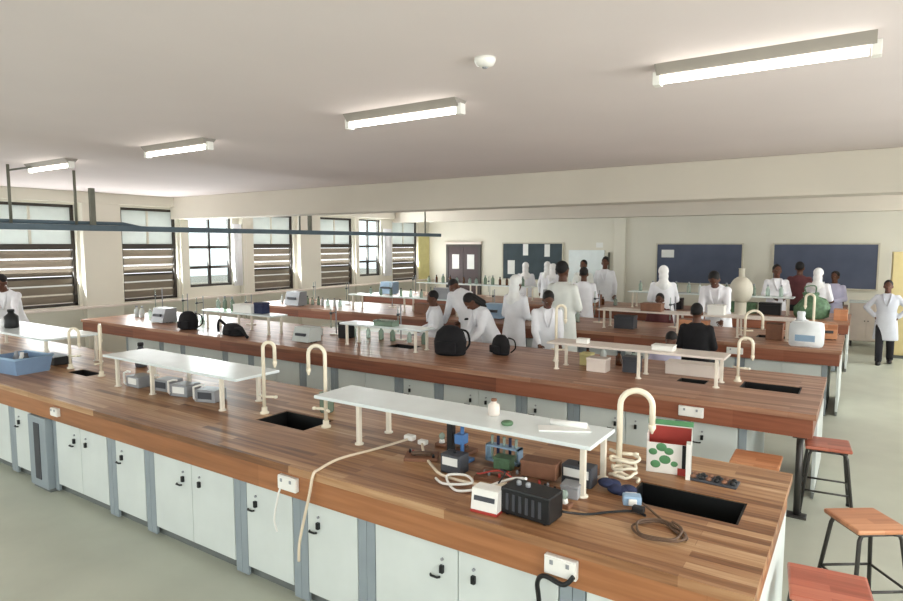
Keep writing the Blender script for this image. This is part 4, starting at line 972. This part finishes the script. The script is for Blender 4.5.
# face angle 0 looks towards -Y (back of the room behind the camera); PI looks towards the chalkboards
person(-5.62, 8.1, D(-50), 1.58, 'person in white coat sitting behind the second bench, facing sideways, head bare', 'sit', 5, 'front', nod=10)
person(-5.1, 8.3, D(-115), 1.80, 'person in white coat bending far over to the left, back arched', 'stand', 42, 'hang', nod=25)
person(-4.24, 7.45, D(-35), 1.58, 'person in white coat with hair hanging forward, bending over the second bench', 'stand', 26, 'hang', hair='long', nod=30)
person(-4.27, 8.15, D(165), 1.67, 'person in long white coat and white headscarf, back turned, behind the second bench', 'stand', 4, 'front', hair='scarf')
person(-3.52, 7.62, D(35), 1.56, 'person in bright white coat stooping beside the one in headscarf', 'stand', 14, 'hang', nod=20)
person(-3.62, 8.42, D(170), 1.88, 'tall person in off-white coat with back turned, tallest of the group', 'stand', 0, 'front', coat='coat_cream')
person(-4.32, 11.0, D(190), 1.70, 'person in white coat with back turned, just right of the tall one', 'stand', 3, 'front')
person(-5.55, 14.1, D(0), 1.75, 'bareheaded person far behind the tall one, facing the camera, left of two', 'stand', 0, 'front', coat='coat_cream')
person(-5.25, 14.75, D(10), 1.80, 'person with puffed hair far behind the tall one, right of two', 'stand', 0, 'down', hair='puff')
person(-7.2, 14.35, D(200), 1.66, 'person in white headscarf before the dark pinboard, leftmost of three', 'stand', 0, 'front', hair='scarf')
person(-7.0, 15.25, D(180), 1.66, 'person in white headscarf before the dark pinboard, middle of three', 'stand', 0, 'down', hair='scarf')
person(-6.4, 14.3, D(160), 1.64, 'person in white headscarf before the dark pinboard, rightmost of three', 'stand', 0, 'front', hair='scarf')
person(-3.0, 11.55, D(-160), 1.74, 'person in white coat and headscarf with back turned before the middle chalkboard', 'stand', 12, 'front', hair='scarf')
person(-2.0, 11.2, D(0), 1.84, 'person in white coat bending forward before the middle chalkboard, head down', 'stand', 35, 'hang', nod=10)
person(-2.86, 10.82, D(0), 1.50, 'person in maroon top seated behind the third bench shelf', 'sit', 5, 'front', coat='coat_maroon', long=False, seat=.5)
person(-1.72, 8.25, D(180), 1.56, 'person in black top seated before the third bench, back to the camera', 'sit', 0, 'front', coat='black_cloth', long=False)
person(-1.97, 7.4, D(165), 1.40, 'person in lilac shirt bending low behind the right shelf of second bench', 'sit', 30, 'front', coat='coat_lilac', hair='short', seat=.42, nod=10)
person(-1.42, 13.95, D(20), 1.72, 'person in white coat before the right chalkboard, leftmost of four', 'stand', 0, 'front')
person(-1.08, 14.75, D(170), 1.76, 'person in maroon top before the right chalkboard, second of four from left', 'stand', 0, 'down', coat='coat_maroon', long=False)
person(-.70, 14.0, D(160), 1.66, 'person in white headscarf before the right chalkboard, third of four from left', 'stand', 0, 'front', hair='scarf')
person(-.46, 14.85, D(-20), 1.58, 'person in pale lilac shirt before the right chalkboard, rightmost of four', 'stand', 0, 'front', coat='coat_lilac')
person(.40, 13.5, D(-4), 1.49, 'person in pale grey coat and black trousers walking down the aisle at right', 'walk', 0, 'hips', coat='coat_grey')
person(-11.15, 4.35, D(35), 1.72, 'person in white coat leaning forward at the far left edge, before the windows', 'stand', 22, 'reach', nod=5)
for x, y, lab in [(-5.62, 8.1, 'stool under the white-coated person seated sideways'), (-1.72, 8.25, 'stool under the person in the black top')]:
    stool(x, y, .2, lab, w=.32)
stool(-1.97, 7.4, .1, 'low stool under the person in the lilac shirt', h=.42, w=.3)
stool(-2.86, 10.82, .1, 'stool under the person in the maroon top', h=.5, w=.32)

# ------------------------------------------------------------------ light
w = bpy.data.worlds.new('world'); SC.world = w; w.use_nodes = True
nt = w.node_tree; bg = nt.nodes['Background']
sky = nt.nodes.new('ShaderNodeTexSky'); sky.sky_type = 'HOSEK_WILKIE'; sky.turbidity = 8; sky.ground_albedo = .4; sky.sun_direction = (.3, -.4, .86)
mx = nt.nodes.new('ShaderNodeMix'); mx.data_type = 'RGBA'; mx.inputs['Factor'].default_value = .75
nt.links.new(sky.outputs['Color'], mx.inputs['A']); mx.inputs['B'].default_value = (.95, .98, 1, 1)
nt.links.new(mx.outputs['Result'], bg.inputs['Color']); bg.inputs['Strength'].default_value = 2.2
def daylight(name, loc, rot, sx, sy, e, col=(1, .98, .95)):
    l = bpy.data.lights.new(name, 'AREA'); l.shape = 'RECTANGLE'; l.size = sx; l.size_y = sy; l.energy = e; l.color = col
    o = bpy.data.objects.new(name, l); COL.objects.link(o); o.location = loc; o.rotation_euler = rot; return o
for a, b, z0, z1 in BW: daylight('window_daylight', ((a + b) / 2, YB - .25, (z0 + z1) / 2), (PI / 2 + .25, 0, 0), b - a, z1 - z0, 76 if a < -5 else 46, (1, .99, .98))
for a, b, z0, z1 in RW: daylight('window_daylight', (XR + .25, (a + b) / 2, (z0 + z1) / 2), (PI / 2 + .45, 0, PI / 2), b - a, z1 - z0, 175, (1, .98, .96))
for a, b, z0, z1 in LOW + TALL: daylight('window_daylight', (XL - .26, (a + b) / 2, (z0 + z1) / 2), (PI / 2 + .45, 0, -PI / 2), b - a, z1 - z0, 120, (.95, .99, 1))
vs = SC.view_settings
SC.display_settings.display_device = 'sRGB'
vs.view_transform = 'Standard'; vs.look = 'None'; vs.gamma = 1.0; vs.use_curve_mapping = False; vs.exposure = -0.02
SC.cycles.use_denoising = True
SC.cycles.max_bounces = 8; SC.cycles.diffuse_bounces = 5; SC.cycles.transparent_max_bounces = 16
SC.cycles.sample_clamp_indirect = 6
